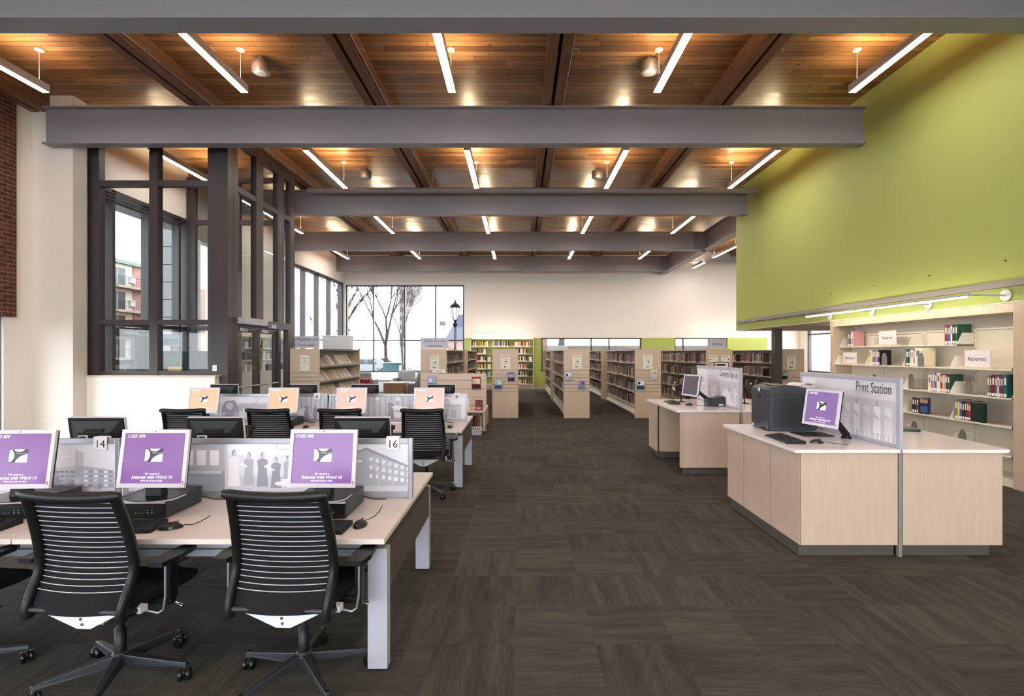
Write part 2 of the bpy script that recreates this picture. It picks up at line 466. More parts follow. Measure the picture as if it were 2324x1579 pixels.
# ---------------------------------------------------------------- linear pendants
lamp_dn = mat('lamp_diffuser_down', (255, 250, 244), 0.5, emit=(255, 246, 238), strength=LAMP_DOWN)
lamp_up = mat('lamp_diffuser_up', (255, 240, 210), 0.5, emit=(255, 226, 182), strength=LAMP_UP)
def make_pendant(L, z=5.74, name='pendant_light'):
    t = thing(name, 'x', 'ceiling light')
    b = MB(); w = 0.060; alu_paint = mat('pendant_housing', (226, 222, 224), .4)
    b.box(-w, -w+0.006, 0, L, 0, 0.115, alu_paint); b.box(w-0.006, w, 0, L, 0, 0.115, alu_paint)
    b.box(-w, w, 0, 0.006, 0, 0.115, alu_paint); b.box(-w, w, L-0.006, L, 0, 0.115, alu_paint)
    b.box(-w, w, 0, L, 0.05, 0.065, alu_paint); b.build('housing', t)
    b = MB(); b.box(-w+0.006, w-0.006, 0.006, L-0.006, 0.002, 0.012, lamp_dn); b.build('diffuser', t)
    b = MB(); b.box(-w+0.012, w-0.012, 0.02, L-0.02, 0.095, 0.105, lamp_up); b.build('uplight_lens', t)
    for yy in (0.12, L-0.12):
        b = MB(); b.tube([(0, yy, 0.1), (0, yy, ZC-z-0.012)], 0.0028, white_plastic, 5); cb = b.build('cable', t)
        b = MB(); b.lathe([(0.058, 0), (0.062, 0.006), (0.06, 0.014)], white_plastic, (0, yy, ZC-z-0.014), 18); b.build('canopy', cb)
    return t
COLX = [-7.34, -4.26, -1.04, 2.14, 5.17]
near_names = ['next to the entrance glazing', 'second from the entrance side', 'over the computer desk end', 'over the aisle near the sign-up desk', 'beside the green wall']
row_names = {8.14: 'first row between the two big beams', 12.88: 'second row', 17.75: 'third row', 22.55: 'fourth row by the back wall', 3.3: 'row behind the front beam', -1.4: 'rear row'}
pend = {}
for yf, L in ((8.14, 2.0), (12.88, 2.44), (17.75, 2.44), (22.55, 2.44), (3.3, 2.44), (-1.4, 2.44)):
    for k, x in enumerate(COLX):
        if L not in pend: pend[L] = t = make_pendant(L)
        else: t = dup(pend[L])
        t.location = (x, yf-L, 5.74)
        t['label'] = 'linear pendant light, %s, %s' % (row_names[yf].split(' by')[0].replace('first row between the two big beams', 'first row under the planks'), near_names[k])
        t['group'] = 'linear pendants under the timber ceiling'
t = dup(pend[2.44]); t.location = (8.25, 19.85, 5.74); t['label'] = 'linear pendant light beyond the steel girder, the longer visible one'; t['group'] = 'linear pendants under the timber ceiling'
for x, yf, lb in ((8.25, 17.75, 'nearer the green wall, third row'), (11.3, 17.75, 'outermost, third row'), (11.3, 22.55, 'outermost, fourth row')):  # out-of-view pendants, added to light the side room and bounce onto the soffit
    t = dup(pend[2.44]); t.location = (x, yf-2.44, 5.74); t['label'] = 'unseen pendant light added to brighten the side room, ' + lb; t['group'] = 'linear pendants under the timber ceiling'
t = make_pendant(1.4, 5.56); t.location = (7.92, 22.45, 5.56); t['label'] = 'short linear pendant light beyond the girder beside the back wall'; t['group'] = 'linear pendants under the timber ceiling'
# round speakers / heads on the planks
def make_can():
    t = thing('ceiling_speaker', '', 'speaker')
    b = MB(); b.lathe([(0.13, 0.0), (0.135, 0.01), (0.135, 0.165), (0.05, 0.17), (0.05, 0.235)], alu, n=28); b.build('can', t)
    b = MB(); b.lathe([(0.085, -0.012), (0.10, -0.004), (0.10, 0.004)], alu_paint, n=24); b.lathe([(0.06, -0.018), (0.075, -0.011)], mat('speaker_glass', (150, 152, 156), 0.2), n=20); b.build('face', t)
    return t
can = make_can()
for i, (x, y, lb) in enumerate(((-4.06, 8.25, 'round silver can fitting on the planks in the entrance-side bay'), (2.05, 8.25, 'round silver can fitting on the planks over the aisle'),
                                (-3.86, 13.2, 'round silver can fitting half hidden above the third beam, entrance side'), (1.97, 13.2, 'round silver can fitting half hidden above the third beam, aisle side'))):
    t = can if i == 0 else dup(can)
    t.location = (x, y, ZC-0.235); t['label'] = lb; t['group'] = 'round can fittings on the ceiling'
b = MB(); b.lathe([(0.07, 0), (0.08, 0.02), (0.08, 0.05)], white_plastic, (4.75, 17.0, ZC-0.05), 20)
tag(b.build('smoke_detector'), 'small white smoke detector on the planks near the girder', 'smoke detector')

# ---------------------------------------------------------------- windows
_wn = [0]
def wframe(plane, c, u0, u1, z0, z1, us, zs, w=0.06, d=0.14, name=None, thick=None):
    """frame in plane x=c ('x') or y=c ('y'); us, zs mullion/transom centres; d = depth of bars towards the room"""
    _wn[0] += 1
    b = MB()
    def bar(a0, a1, b0, b1, dd=d):
        if plane == 'x': b.box(c-dd/2, c+dd/2, a0, a1, b0, b1, dark_frame)
        else: b.box(a0, a1, c-dd/2, c+dd/2, b0, b1, dark_frame)
    bar(u0, u0+w, z0, z1); bar(u1-w, u1, z0, z1); bar(u0, u1, z0, z0+w); bar(u0, u1, z1-w, z1)
    for u in us: bar(u-w/2, u+w/2, z0, z1)
    for z in zs: bar(u0, u1, z-w/2, z+w/2, d*0.9)
    o = struct(b.build(name or 'window_%d' % _wn[0]))
    g = MB()
    if plane == 'x': g.poly([(c, u0, z0), (c, u1, z0), (c, u1, z1), (c, u0, z1)], clear_glass)
    else: g.poly([(u0, c, z0), (u1, c, z0), (u1, c, z1), (u0, c, z1)], clear_glass)
    g.build('pane', o)
    return o
wframe('x', -8.9, -5.9, 8.93, 0.02, 2.32, [-3.5, -1.2, 1.2, 3.6, 6.0], [], 0.07)
wframe('x', XL-0.2, 18.9, 24.72, 0.82, 5.0, [20.35, 21.72, 23.10, 24.55], [2.26], 0.07, 0.20)
wframe('x', XL-0.2, 13.5, 14.3, 0.82, 4.62, [], [], 0.05, 0.12, name='window_12')
wframe('y', YB+0.12, -8.2, -2.6, 0.80, 4.92, [-6.9, -5.42, -3.95], [2.30], 0.06, 0.16)
wframe('y', YB+0.12, 1.06, 5.79, 0.83, 2.42, [3.42, 4.27], [], 0.06, 0.14)
wframe('y', YB+0.12, 7.36, 9.86, 0.83, 2.42, [7.78], [], 0.06, 0.14)
wframe('x', 13.4, 22.3, 24.2, 0.83, 2.8, [], [2.55], 0.07, 0.14)
wframe('y', -7.1, -8.0, 5.4, 0.8, 4.6, [-5, -2.3, 0.4, 3.0], [], 0.07)
# entrance box: outside glazing, street door
wframe('x', XL-0.09, 10.18, 13.02, 0.02, 5.0, [10.62, 11.65, 12.68], [2.30], 0.08, 0.17)
S('trim_4', lambda b: b.box(-8.98, -8.56, 9.6, 13.6, 4.86, 5.0, steel_paint))
S('trim_3', lambda b: [b.box(XL-0.02, XL+0.03, 10.1, 12.7, 4.78+i*0.07, 4.80+i*0.07, dark_frame) for i in range(3)])
def street_door():
    d = struct(MB().box(XL-0.15, XL-0.05, 10.67, 10.71, 0.02, 2.24, dark_frame).box(XL-0.15, XL-0.05, 11.27, 11.60, 0.02, 2.24, dark_frame)
               .box(XL-0.14, XL-0.06, 10.71, 11.27, 2.05, 2.235, dark_frame).box(XL-0.14, XL-0.06, 10.71, 11.27, 0.03, 0.28, dark_frame).build('door_1'))
    MB().poly([(XL-0.11, 10.71, 0.28), (XL-0.11, 11.27, 0.28), (XL-0.11, 11.27, 2.05), (XL-0.11, 10.71, 2.05)], clear_glass).build('pane', d)
    MB().box(XL-0.10, XL-0.04, 10.95, 11.35, 2.10, 2.16, alu).tube([(XL-0.05, 11.0, 2.1), (XL+0.2, 11.2, 2.08), (XL+0.22, 11.3, 2.08)], 0.01, alu, 6).build('door_closer', d)
street_door()
# painted lettering band on the street glazing
b = MB(); band = mat('smoked_glass_band', (92, 96, 98), 0.3)
b.box(XL-0.04, XL-0.02, 10.66, 11.27, 1.20, 1.56, band)
for k, ch in enumerate(('nnepin C',)):
    b.text(ch, 0.165, mat('white_vinyl', (240, 240, 240), 0.5, emit=(240, 240, 240), strength=0.0), face_to((XL-0.018, 10.67, 1.43), (0, 1, 0), (0, 0, 1)), bold=0.004, align='LEFT')
tag(b.build('lettered_band'), 'smoky band with large white lettering across the street door', 'sign')
# glazed entrance box: front (y = 10.0), door side (x = -5.5), far side (y = 12.8)
def vest_front():
    b = MB(); D = dark_frame
    def v(x0, x1, y0=9.92, y1=10.07, z0=1.285, z1=6.03): b.box(x0, x1, y0, y1, z0, z1, D)
    v(-8.16, -7.95); v(-7.0, -6.84)
    for x0, x1 in ((-7.95, -7.0), (-6.84, -5.88)):
        for z0, z1 in ((1.29, 1.36), (2.24, 2.33), (4.86, 4.97), (5.95, 6.02)): b.box(x0, x1, 9.93, 10.06, z0, z1, D)
    o = struct(b.build('window_9'))
    MB().poly([(-8.1, 10.0, 1.3), (-5.8, 10.0, 1.3), (-5.8, 10.0, 5.97), (-8.1, 10.0, 5.97)], tint_glass).build('pane', o)
vest_front()
S('column', lambda b: b.box(-5.88, -5.5, 9.9, 10.1, 0, 6.03, dark_frame))
b = MB(); b.box(-5.78, -5.70, 9.885, 9.9, 1.36, 1.47, white_plastic).box(-5.75, -5.73, 9.88, 9.886, 1.40, 1.43, alu_paint)
tag(b.build('wall_switch'), 'small white switch plate on the dark entrance corner post', 'switch')
def vest_side():
    b = MB(); D = dark_frame; x0, x1 = -5.62, -5.5
    for y0, y1 in ((10.11, 10.26), (10.98, 11.28), (11.97, 12.28), (12.62, 12.86)): b.box(x0, x1, y0, y1, 2.40, 6.03, D)
    for y0, y1 in ((10.11, 10.22), (11.99, 12.10), (12.5, 12.86)): b.box(x0, x1, y0, y1, 0.0, 2.25, D)
    b.box(x0-.003, x1+.003, 10.11, 12.865, 2.25, 2.40, D)
    for y0, y1 in ((10.26, 10.98), (11.28, 11.97), (12.28, 12.62)): b.box(x0+.006, x1-.006, y0, y1, 4.86, 4.97, D); b.box(x0+.006, x1-.006, y0, y1, 5.80, 6.02, D)
    o = struct(b.build('window_10'))
    MB().poly([(-5.56, 10.1, 2.38), (-5.56, 12.8, 2.38), (-5.56, 12.8, 5.9), (-5.56, 10.1, 5.9)], tint_glass).build('pane', o)
    MB().poly([(-5.56, 12.1, 0.1), (-5.56, 12.5, 0.1), (-5.56, 12.5, 2.3), (-5.56, 12.1, 2.3)], tint_glass).build('pane', o)
vest_side()
def leaf(n, y0, y1):
    D = dark_frame; x0, x1 = -5.60, -5.54
    b = MB(); s = 0.10
    b.box(x0, x1, y0, y0+s, 0.02, 2.24, D); b.box(x0, x1, y1-s, y1, 0.02, 2.24, D)
    b.box(x0+.004, x1-.004, y0+s, y1-s, 2.12, 2.235, D); b.box(x0+.004, x1-.004, y0+s, y1-s, 0.025, 0.26, D)
    o = struct(b.build('door_%d' % n))
    MB().poly([(-5.57, y0+s, 0.26), (-5.57, y1-s, 0.26), (-5.57, y1-s, 2.12), (-5.57, y0+s, 2.12)], tint_glass).build('pane', o)
    MB().tube([(-5.54, y0+0.05, 1.03), (-5.48, y0+0.05, 1.03), (-5.48, y1-0.05, 1.03), (-5.54, y1-0.05, 1.03)], 0.014, alu, 8).build('push_bar', o)
    MB().box(-5.54, -5.50, y0+0.1, y0+0.38, 2.14, 2.20, alu).tube([(-5.5, y0+0.25, 2.17), (-5.36, y0+0.5, 2.19), (-5.46, y0+0.62, 2.2)], 0.009, alu, 6).build('door_closer', o)
leaf(2, 10.24, 11.10); leaf(3, 11.12, 11.98)
b = MB(); b.box(-5.5, -5.36, 10.24, 11.2, 2.27, 2.40, alu_paint)
tag(b.build('door_operator', bevel=0.008), 'beige box of the automatic opener above the entrance doors', 'door opener')
b = MB(); b.box(-5.5, -5.42, 11.5, 11.72, 2.24, 2.33, alu_paint)
tag(b.build('motion_sensor', bevel=0.006), 'small grey sensor box above the second entrance door leaf', 'sensor')
def vest_back():
    b = MB(); D = dark_frame
    for x0, x1 in ((-8.18, -7.98), (-5.75, -5.62)): b.box(x0, x1, 12.90, 13.02, 0.0, 6.03, D)
    for z0, z1 in ((0, .1), (2.26, 2.38), (4.86, 4.97), (5.9, 6.02)): b.box(-7.98, -5.75, 12.91, 13.01, z0, z1, D)
    b.box(-7.0, -6.88, 12.905, 13.015, 0.1, 5.9, D)
    o = struct(b.build('window_11'))
    MB().poly([(-8.1, 12.96, 0), (-5.62, 12.96, 0), (-5.62, 12.96, 6.0), (-8.1, 12.96, 6.0)], tint_glass).build('pane', o)
vest_back()

# ================================================================== COMPUTER DESKS
def scr_mat(name, col, s=1.0): return mat(name, (10, 10, 10), 0.25, spec=0.4, emit=col, strength=s)
SCR = {'purple': scr_mat('purple_screen', (164, 106, 190), 0.35), 'violet_dim': scr_mat('dim_purple_screen', (150, 112, 176), 0.40),
       'peach': scr_mat('peach_screen', (246, 198, 160), 0.46), 'pink': scr_mat('salmon_screen', (244, 188, 172), 0.46), 'off': mat('sleeping_screen', (96, 88, 104), 0.15)}
scr_white = scr_mat('screen_white', (250, 246, 252), 0.5)
scr_dark = mat('screen_black', (14, 12, 18), 0.3)
def circ_seg(cx, cy, rx, ry, a0, a1, n=10):
    return [(cx+rx*math.cos(R(a0+(a1-a0)*i/n)), cy+ry*math.sin(R(a0+(a1-a0)*i/n))) for i in range(n+1)]
def draw_logo(b, cx, cz, w, y, text=True):
    """dark badge with three white lobes; drawn in the x-z plane at depth y"""
    h = w*0.72
    def P(p, dy): return [(cx+q[0]*w, y-dy, cz+q[1]*h) for q in p]
    b.poly(P([(-.5, -.5), (.5, -.5), (.5, .5), (-.5, .5)], 0.0002), scr_dark)
    b.poly(P([(-.5, -.46)] + circ_seg(-.62, 0, .40, .56, -56, 56) + [(-.5, .46)], 0.0006), scr_white)
    b.poly(P([(.33, .5)] + circ_seg(.02, .56, .30, .26, -12, -168) + [(-.27, .5)], 0.0006), scr_white)
    b.poly(P([(.5, -.5), (.5, .12)] + circ_seg(.56, -.62, .72, .74, 94, 170) + [(-.14, -.5)], 0.0006), scr_white)
    if text:
        b.text('library', w*0.16, grey_ink, face_to((cx+w*.27, y-0.0010, cz-h*.12), (1, 0, 0), (0, 0, 1)))
        b.text('HENNEPIN COUNTY', w*0.068, scr_white, face_to((cx+w*.20, y-0.0010, cz+h*.17), (1, 0, 0), (0, 0, 1)))
def make_monitor(kind, word='Internet with Word 16', small=False, lift=0.0, stand=True, label='', group=None):
    """origin under the stand; the screen faces -y. 19-inch 5:4, silver bezel, black shell"""
    t = thing('computer_monitor', label, 'monitor', group=group)
    W, H, z0 = 0.400, 0.338, 0.068+lift
    T = Matrix.Translation((0, -0.045, z0)) @ Matrix.Rotation(R(-9), 4, 'X')
    b = MB(); f = 0.0
    b.prism([(-W/2+.004, 0.004), (W/2-.004, 0.004), (W/2-.004, H-.004), (-W/2+.004, H-.004)], 0.018, 0.036, black_plastic, 'y', T)
    # bulged back with carrying slot
    b.add([(-.175, .036, .03), (.175, .036, .03), (.175, .036, .315), (-.175, .036, .315), (-.135, .062, .06), (.135, .062, .06), (.115, .062, .235), (-.115, .062, .235)],
          [(0, 4, 5, 1), (1, 5, 6, 2), (2, 6, 7, 3), (3, 7, 4, 0), (4, 7, 6, 5)], black_plastic, M=T)
    b.box(-.07, .07, .045, .066, .238, .262, black_gloss, T); b.box(-.075, .075, .05, .068, .10, .175, black_plastic, T)
    b.box(.045, .115, .058, .0635, .190, .216, silver_plastic, T); b.box(.062, .108, .060, .0642, .197, .209, ink, T)
    sh = b.build('shell', t, 0.004)
    b = MB(); e = 0.021
    b.box(-W/2, W/2, 0, 0.02, 0, e+.004, silver_plastic, T); b.box(-W/2, W/2, 0, 0.02, H-e, H, silver_plastic, T)
    b.box(-W/2, -W/2+e, 0, 0.02, e, H-e, silver_plastic, T); b.box(W/2-e, W/2, 0, 0.02, e, H-e, silver_plastic, T)
    b.box(W/2-.014, W/2-.007, -.0012, 0, 0.03, 0.038, ink, T); b.box(W/2-.014, W/2-.007, -.0012, 0, 0.018, 0.026, grey_ink, T)
    b.lathe([(0.004, 0), (0.005, 0.001)], grey_ink, M=T @ Matrix.Translation((0, -0.001, H-.011)) @ Matrix.Rotation(R(90), 4, 'X'), n=10)
    b.build('bezel', t, 0.003)
    b = MB(); b.box(-W/2+e-.002, W/2-e+.002, 0.006, 0.018, e+.001, H-e+.002, SCR[kind], T); so = b.build('screen', t)
    if kind != 'off':
        b = MB(); draw_logo(b, 0.0, H*.555, 0.105, 0.0055, text=not small)
        for v in range(len(b.v)): b.v[v] = tuple(T @ Vector(b.v[v]))
        b.build('logo', so)
        b = MB(); q = 0.0048
        def ln(s, size, x, z, al='CENTER', bold=0.0004, sh=0.25): b.text(s, size, scr_white, T @ face_to((x, q, z), (1, 0, 0), (0, 0, 1)), bold, sh, al)
        ln('11:03 AM', 0.027, -W/2+e+.007, H-e-.018, 'LEFT', .0007)
        ln('This computer is', 0.0130, 0, .080); ln(word, 0.0255, 0, .060, bold=0.0007); ln('Move the mouse to begin', 0.0125, 0, .040)
        b.build('lettering', so)
    if stand:
        b = MB(); b.prism(circ_seg(0, -0.035, .15, .09, 180, 360, 14) + [(.15, .10), (-.15, .10)], 0.0, 0.012, black_gloss, 'z'); 
        b.prism(circ_seg(0, -0.035, .155, .096, 180, 360, 14) + [(.155, .05), (-.155, .05)], 0.002, 0.008, silver_plastic, 'z')
        b.build('stand_base', t, 0.002)
        b = MB(); b.prism([(-.02, 0.01), (.045, 0.01), (.035, .24+lift), (.01, .24+lift)], -0.045, 0.045, black_plastic, 'x'); b.build('stand_neck', t, 0.004)
    return t

def make_computer():
    t = thing('desktop_computer', '', 'computer')
    b = MB(); b.box(-.168, .168, 0, .345, 0.004, .105, dark_grey_plastic); b.build('case', t, 0.004)
    b = MB(); b.box(-.16, .16, -.012, 0.001, .01, .088, black_gloss); b.box(-.165, .165, -.016, 0.001, .092, .102, silver_plastic)
    for x in (.0, .014, .028, .04): b.box(x-.002, x+.002, -.0135, -.012, .034, .038, silver_plastic)
    for x in (.07, .095): b.lathe([(0.0035, 0), (0.004, 0.001)], silver_plastic, M=Matrix.Translation((x, -.012, .038)) @ Matrix.Rotation(R(90), 4, 'X'), n=8); b.lathe([(0.003, 0), (0.0035, 0.001)], silver_plastic, M=Matrix.Translation((x, -.012, .052)) @ Matrix.Rotation(R(90), 4, 'X'), n=8)
    b.build('front_panel', t, 0.001)
    b = MB(); b.tube([(.10, .345, .05), (.16, .37, .03), (.22, .39, .006), (.30, .40, .004)], .003, black_plastic, 6); b.tube([(.05, .345, .04), (.06, .37, .02), (.12, .395, .004)], .003, black_plastic, 6); b.build('power_cable', t)
    return t

def make_keyboard():
    t = thing('keyboard', '', 'keyboard')
    b = MB(); b.prism([(0, 0), (.165, 0), (.165, .028), (.150, .030), (0, .012)], -.225, .225, black_plastic, 'x'); b.build('case', t, 0.003)
    b = MB()
    for r in range(6):
        y = .012 + r*.0225 + (0.006 if r == 5 else 0)
        z = .012 + (y)/.15*.018
        for c in range(22):
            x = -.215 + c*.0197
            if c in (15, 18 ) : continue
            if r == 0 and 4 <= c <= 8: continue
            if r in (1, ) and c in (14, 16, 17): continue
            b.box(x, x+.0165, y, y+.018, z-.004, z+.006, dark_grey_plastic)
    b.box(-.215+4*.0197, -.215+9*.0197-.003, .012, .030, .010, .019, dark_grey_plastic)
    b.build('keys', t, 0.0)
    return t

def make_mouse(cable=((0, .06, .012), (.01, .16, .004), (.0, .26, .004), (-.03, .38, .004))):
    t = thing('mouse', '', 'computer mouse')
    b = MB(); b.grid(lambda u, v: ((0.031+.004*math.sin(PI*v))*math.cos(PI*(1-u))*math.sin(PI*min(max(v, .03), .97))**.45, -.058+.116*v, .002+.034*math.sin(PI*u)**.7*math.sin(PI*min(max(v*.93+.05, .03), .97))**.6), 12, 12, black_gloss)
    b.prism(circ_seg(0, 0, .031, .057, 0, 360, 16)[:-1], 0, .006, black_plastic, 'z')
    b.box(-.002, .002, .012, .036, .032, .038, dark_grey_plastic); b.build('body', t)
    b = MB(); b.tube(cable, .0022, black_plastic, 6); b.build('cable', t)
    return t

# -------- printed privacy screens
ph = [mat('photo_print_%s' % n, c, 0.35, spec=0.4) for n, c in (('ground', (226, 224, 233)), ('pale', (240, 238, 245)), ('mid', (207, 206, 217)), ('dark', (183, 183, 195)), ('deep', (156, 156, 169)))]
class Photo:
    """flat picture in the x-z plane, seen from -y"""
    def __init__(s, u0, u1, v0, v1, y=0.0): s.b = MB(); s.y = y; s.k = 0; s.u0, s.u1, s.v0, s.v1 = u0, u1, v0, v1
    def p(s, pts, c):
        s.k += 1; s.b.poly([(min(max(u, s.u0), s.u1), s.y-0.0006-s.k*0.00004, min(max(v, s.v0), s.v1)) for u, v in pts], ph[c])
    def r(s, u0, u1, v0, v1, c): s.p([(u0, v0), (u1, v0), (u1, v1), (u0, v1)], c)
    def e(s, u, v, ru, rv, c, n=12): s.p([(u+ru*math.cos(2*PI*i/n), v+rv*math.sin(2*PI*i/n)) for i in range(n)], c)
    def tree(s, u, v, h, c=3, rd=None):
        rd = rd or rnd
        def br(x, y, a, l, w, d):
            x2, y2 = x+l*math.cos(a), y+l*math.sin(a); nx, ny = -math.sin(a)*w, math.cos(a)*w
            s.p([(x-nx, y-ny), (x2-nx*.6, y2-ny*.6), (x2+nx*.6, y2+ny*.6), (x+nx, y+ny)], c)
            if d: 
                for da in (-.5, .1, .55): br(x2, y2, a+da+rd.uniform(-.15, .15), l*.68, w*.6, d-1)
        br(u, v, PI/2, h*.38, h*.02, 3)
    def person(s, u, v, h, c=3, seat=False, face=1):
        w = h*.16
        s.p([(u-w*1.1, v), (u+w*1.1, v), (u+w*.8, v+h*.5), (u+w, v+h*.78), (u+w*.3, v+h*.85), (u-w*.3, v+h*.85), (u-w, v+h*.78), (u-w*.8, v+h*.5)], c)
        s.e(u, v+h*.95, w*.40, h*.085, 4); s.e(u+face*w*.16, v+h*.925, w*.30, h*.07, 2)
        s.p([(u+face*w*.3, v+h*.55), (u+face*w*1.7, v+h*.62), (u+face*w*1.8, v+h*.70), (u+face*w*.4, v+h*.63)], 1)
def photo_reading(P):
    P.r(0.0, .66, 0, .34, 2); P.r(.02, .30, .02, .32, 3); P.r(.34, .64, 0, .34, 3)
    for i in range(4): P.r(.04+i*.065, .09+i*.065, .14, .30, 1)
    for i in range(3): P.r(.37+i*.085, .43+i*.085, .17, .27, 1)
    P.r(.34, .64, .0, .13, 4); P.r(.35, .62, .115, .13, 2); P.r(.30, .34, 0, .34, 1)
    P.r(.66, 1.20, .24, .34, 1); P.r(.98, 1.16, .27, .32, 2); P.r(.99, 1.15, .278, .312, 0)
    P.r(.66, 1.45, 0, .10, 2)
    P.person(.70, .03, .235, 1); P.person(.80, .04, .21, 3, face=-1); P.person(.89, .03, .22, 4); P.person(.98, .02, .20, 4, face=-1); P.person(1.06, .03, .20, 3); P.person(1.14, 0.02, .20, 4, face=-1); P.person(1.24, 0, .21, 3); P.person(1.34, 0, .22, 4)
    P.r(1.02, 1.22, .03, .08, 1); P.e(1.02, .05, .05, .015, 1)
    P.r(1.43, 1.9, 0, .34, 0)
    P.p([(1.45, .05), (1.45, .22), (1.58, .27), (1.90, .15), (1.90, .04), (1.62, .0)], 3)
    P.p([(1.45, .22), (1.58, .27), (1.90, .15), (1.90, .17), (1.58, .29), (1.44, .235)], 4)
    for j in range(3):
        for i in range(7):
            a = i/7; u = 1.60+a*.29; t = .225-a*.075 - j*(.055-.018*a); P.r(u, u+.022, t-.026, t, 1)
    P.r(1.47, 1.55, .19, .205, 1); P.r(1.45, 1.9, 0, .035, 2)
    for u, h in ((1.66, .26), (1.76, .22), (1.86, .20)): P.tree(u, 0, h, 2)
def photo_tower(P):
    P.r(0, 1.9, 0, .02, 2)
    P.p([(1.0, .02), (1.0, .13), (1.35, .16), (1.35, .02)], 2)
    P.p([(1.42, .02), (1.42, .15), (1.60, .17), (1.90, .135), (1.90, .02)], 2)
    P.p([(1.60, .02), (1.60, .17), (1.90, .135), (1.90, .02)], 3)
    for k in range(4): P.r(1.575+k*.014, 1.584+k*.014, .08, .27-k*.004, 3)
    P.r(1.57, 1.63, .10, .16, 3)
    for j in range(4):
        for i in range(8):
            u = 1.635+i*.033; P.r(u, u+.022, .03+j*.03, .046+j*.03, 4 if i % 2 else 1)
        for i in range(4): P.r(1.44+i*.035, 1.462+i*.035, .03+j*.03, .045+j*.03, 4)
    P.r(1.35, 1.55, .225, .232, 1)
    for u, h in ((1.42, .10), (1.53, .07), (1.72, .055), (1.2, .12), (.8, .16), (.4, .12)): P.e(u, h*.7, h*.45, h*.6, 3); P.e(u+.02, h*.6, h*.3, h*.4, 4)
    P.r(.1, .7, .02, .16, 2)
    for i in range(6): P.r(.14+i*.09, .19+i*.09, .06, .12, 4)
def photo_car(P):
    P.r(0, 1.9, 0, .06, 2); P.r(0.3, 1.2, .06, .22, 2)
    P.p([(.40, .03), (.40, .16), (.46, .25), (.58, .26), (.64, .15), (.64, .03)], 4); P.e(.51, .18, .05, .05, 2); P.e(.43, .05, .035, .05, 3); P.e(.60, .05, .035, .05, 3)
    for u in (.72, .85, .98): P.e(u, .16, .09, .06, 3)
    for i in range(8): P.r(.70+i*.05, .73+i*.05, .10, .14, 1)
    P.tree(.9, .1, .3, 3)
    P.r(1.28, 1.9, 0, .34, 2)
    for i in range(9): P.r(1.30+i*.065, 1.33+i*.065, .10, .34, 3)
    P.person(1.42, 0, .27, 3); P.person(1.58, 0, .22, 4, face=-1); P.e(1.70, .09, .035, .09, 4); P.e(1.50, .07, .05, .07, 1)
    P.r(0.05, .3, .04, .2, 3)
def photo_children(P):
    P.r(0, 1.5, 0, .34, 2)
    for i in range(18): P.r(.02+i*.08, .045+i*.08, .04, .33, 3)
    for i in range(5): P.e(.08+i*.28, .28, .03, .03, 1)
    P.person(.30, 0, .28, 4); P.person(.82, 0, .27, 4); P.person(1.08, 0, .25, 3, face=-1); P.person(1.24, 0, .24, 4)
    P.p([(.86, .13), (.98, .11), (1.0, .17), (.88, .19)], 1); P.p([(.96, .05), (1.2, .03), (1.22, .08), (1.0, .10)], 1)
    P.e(.92, .06, .06, .04, 1); P.e(1.15, .05, .05, .045, 0)
    P.r(1.5, 1.9, 0, .34, 1); P.p([(1.53, .0), (1.53, .30), (1.62, .28), (1.66, .20), (1.80, .20), (1.80, 0)], 2)
    P.r(1.55, 1.78, .17, .20, 3); P.e(1.60, .09, .03, .06, 3); P.r(1.66, 1.73, .02, .13, 3); P.r(1.57, 1.60, .0, .07, 4)
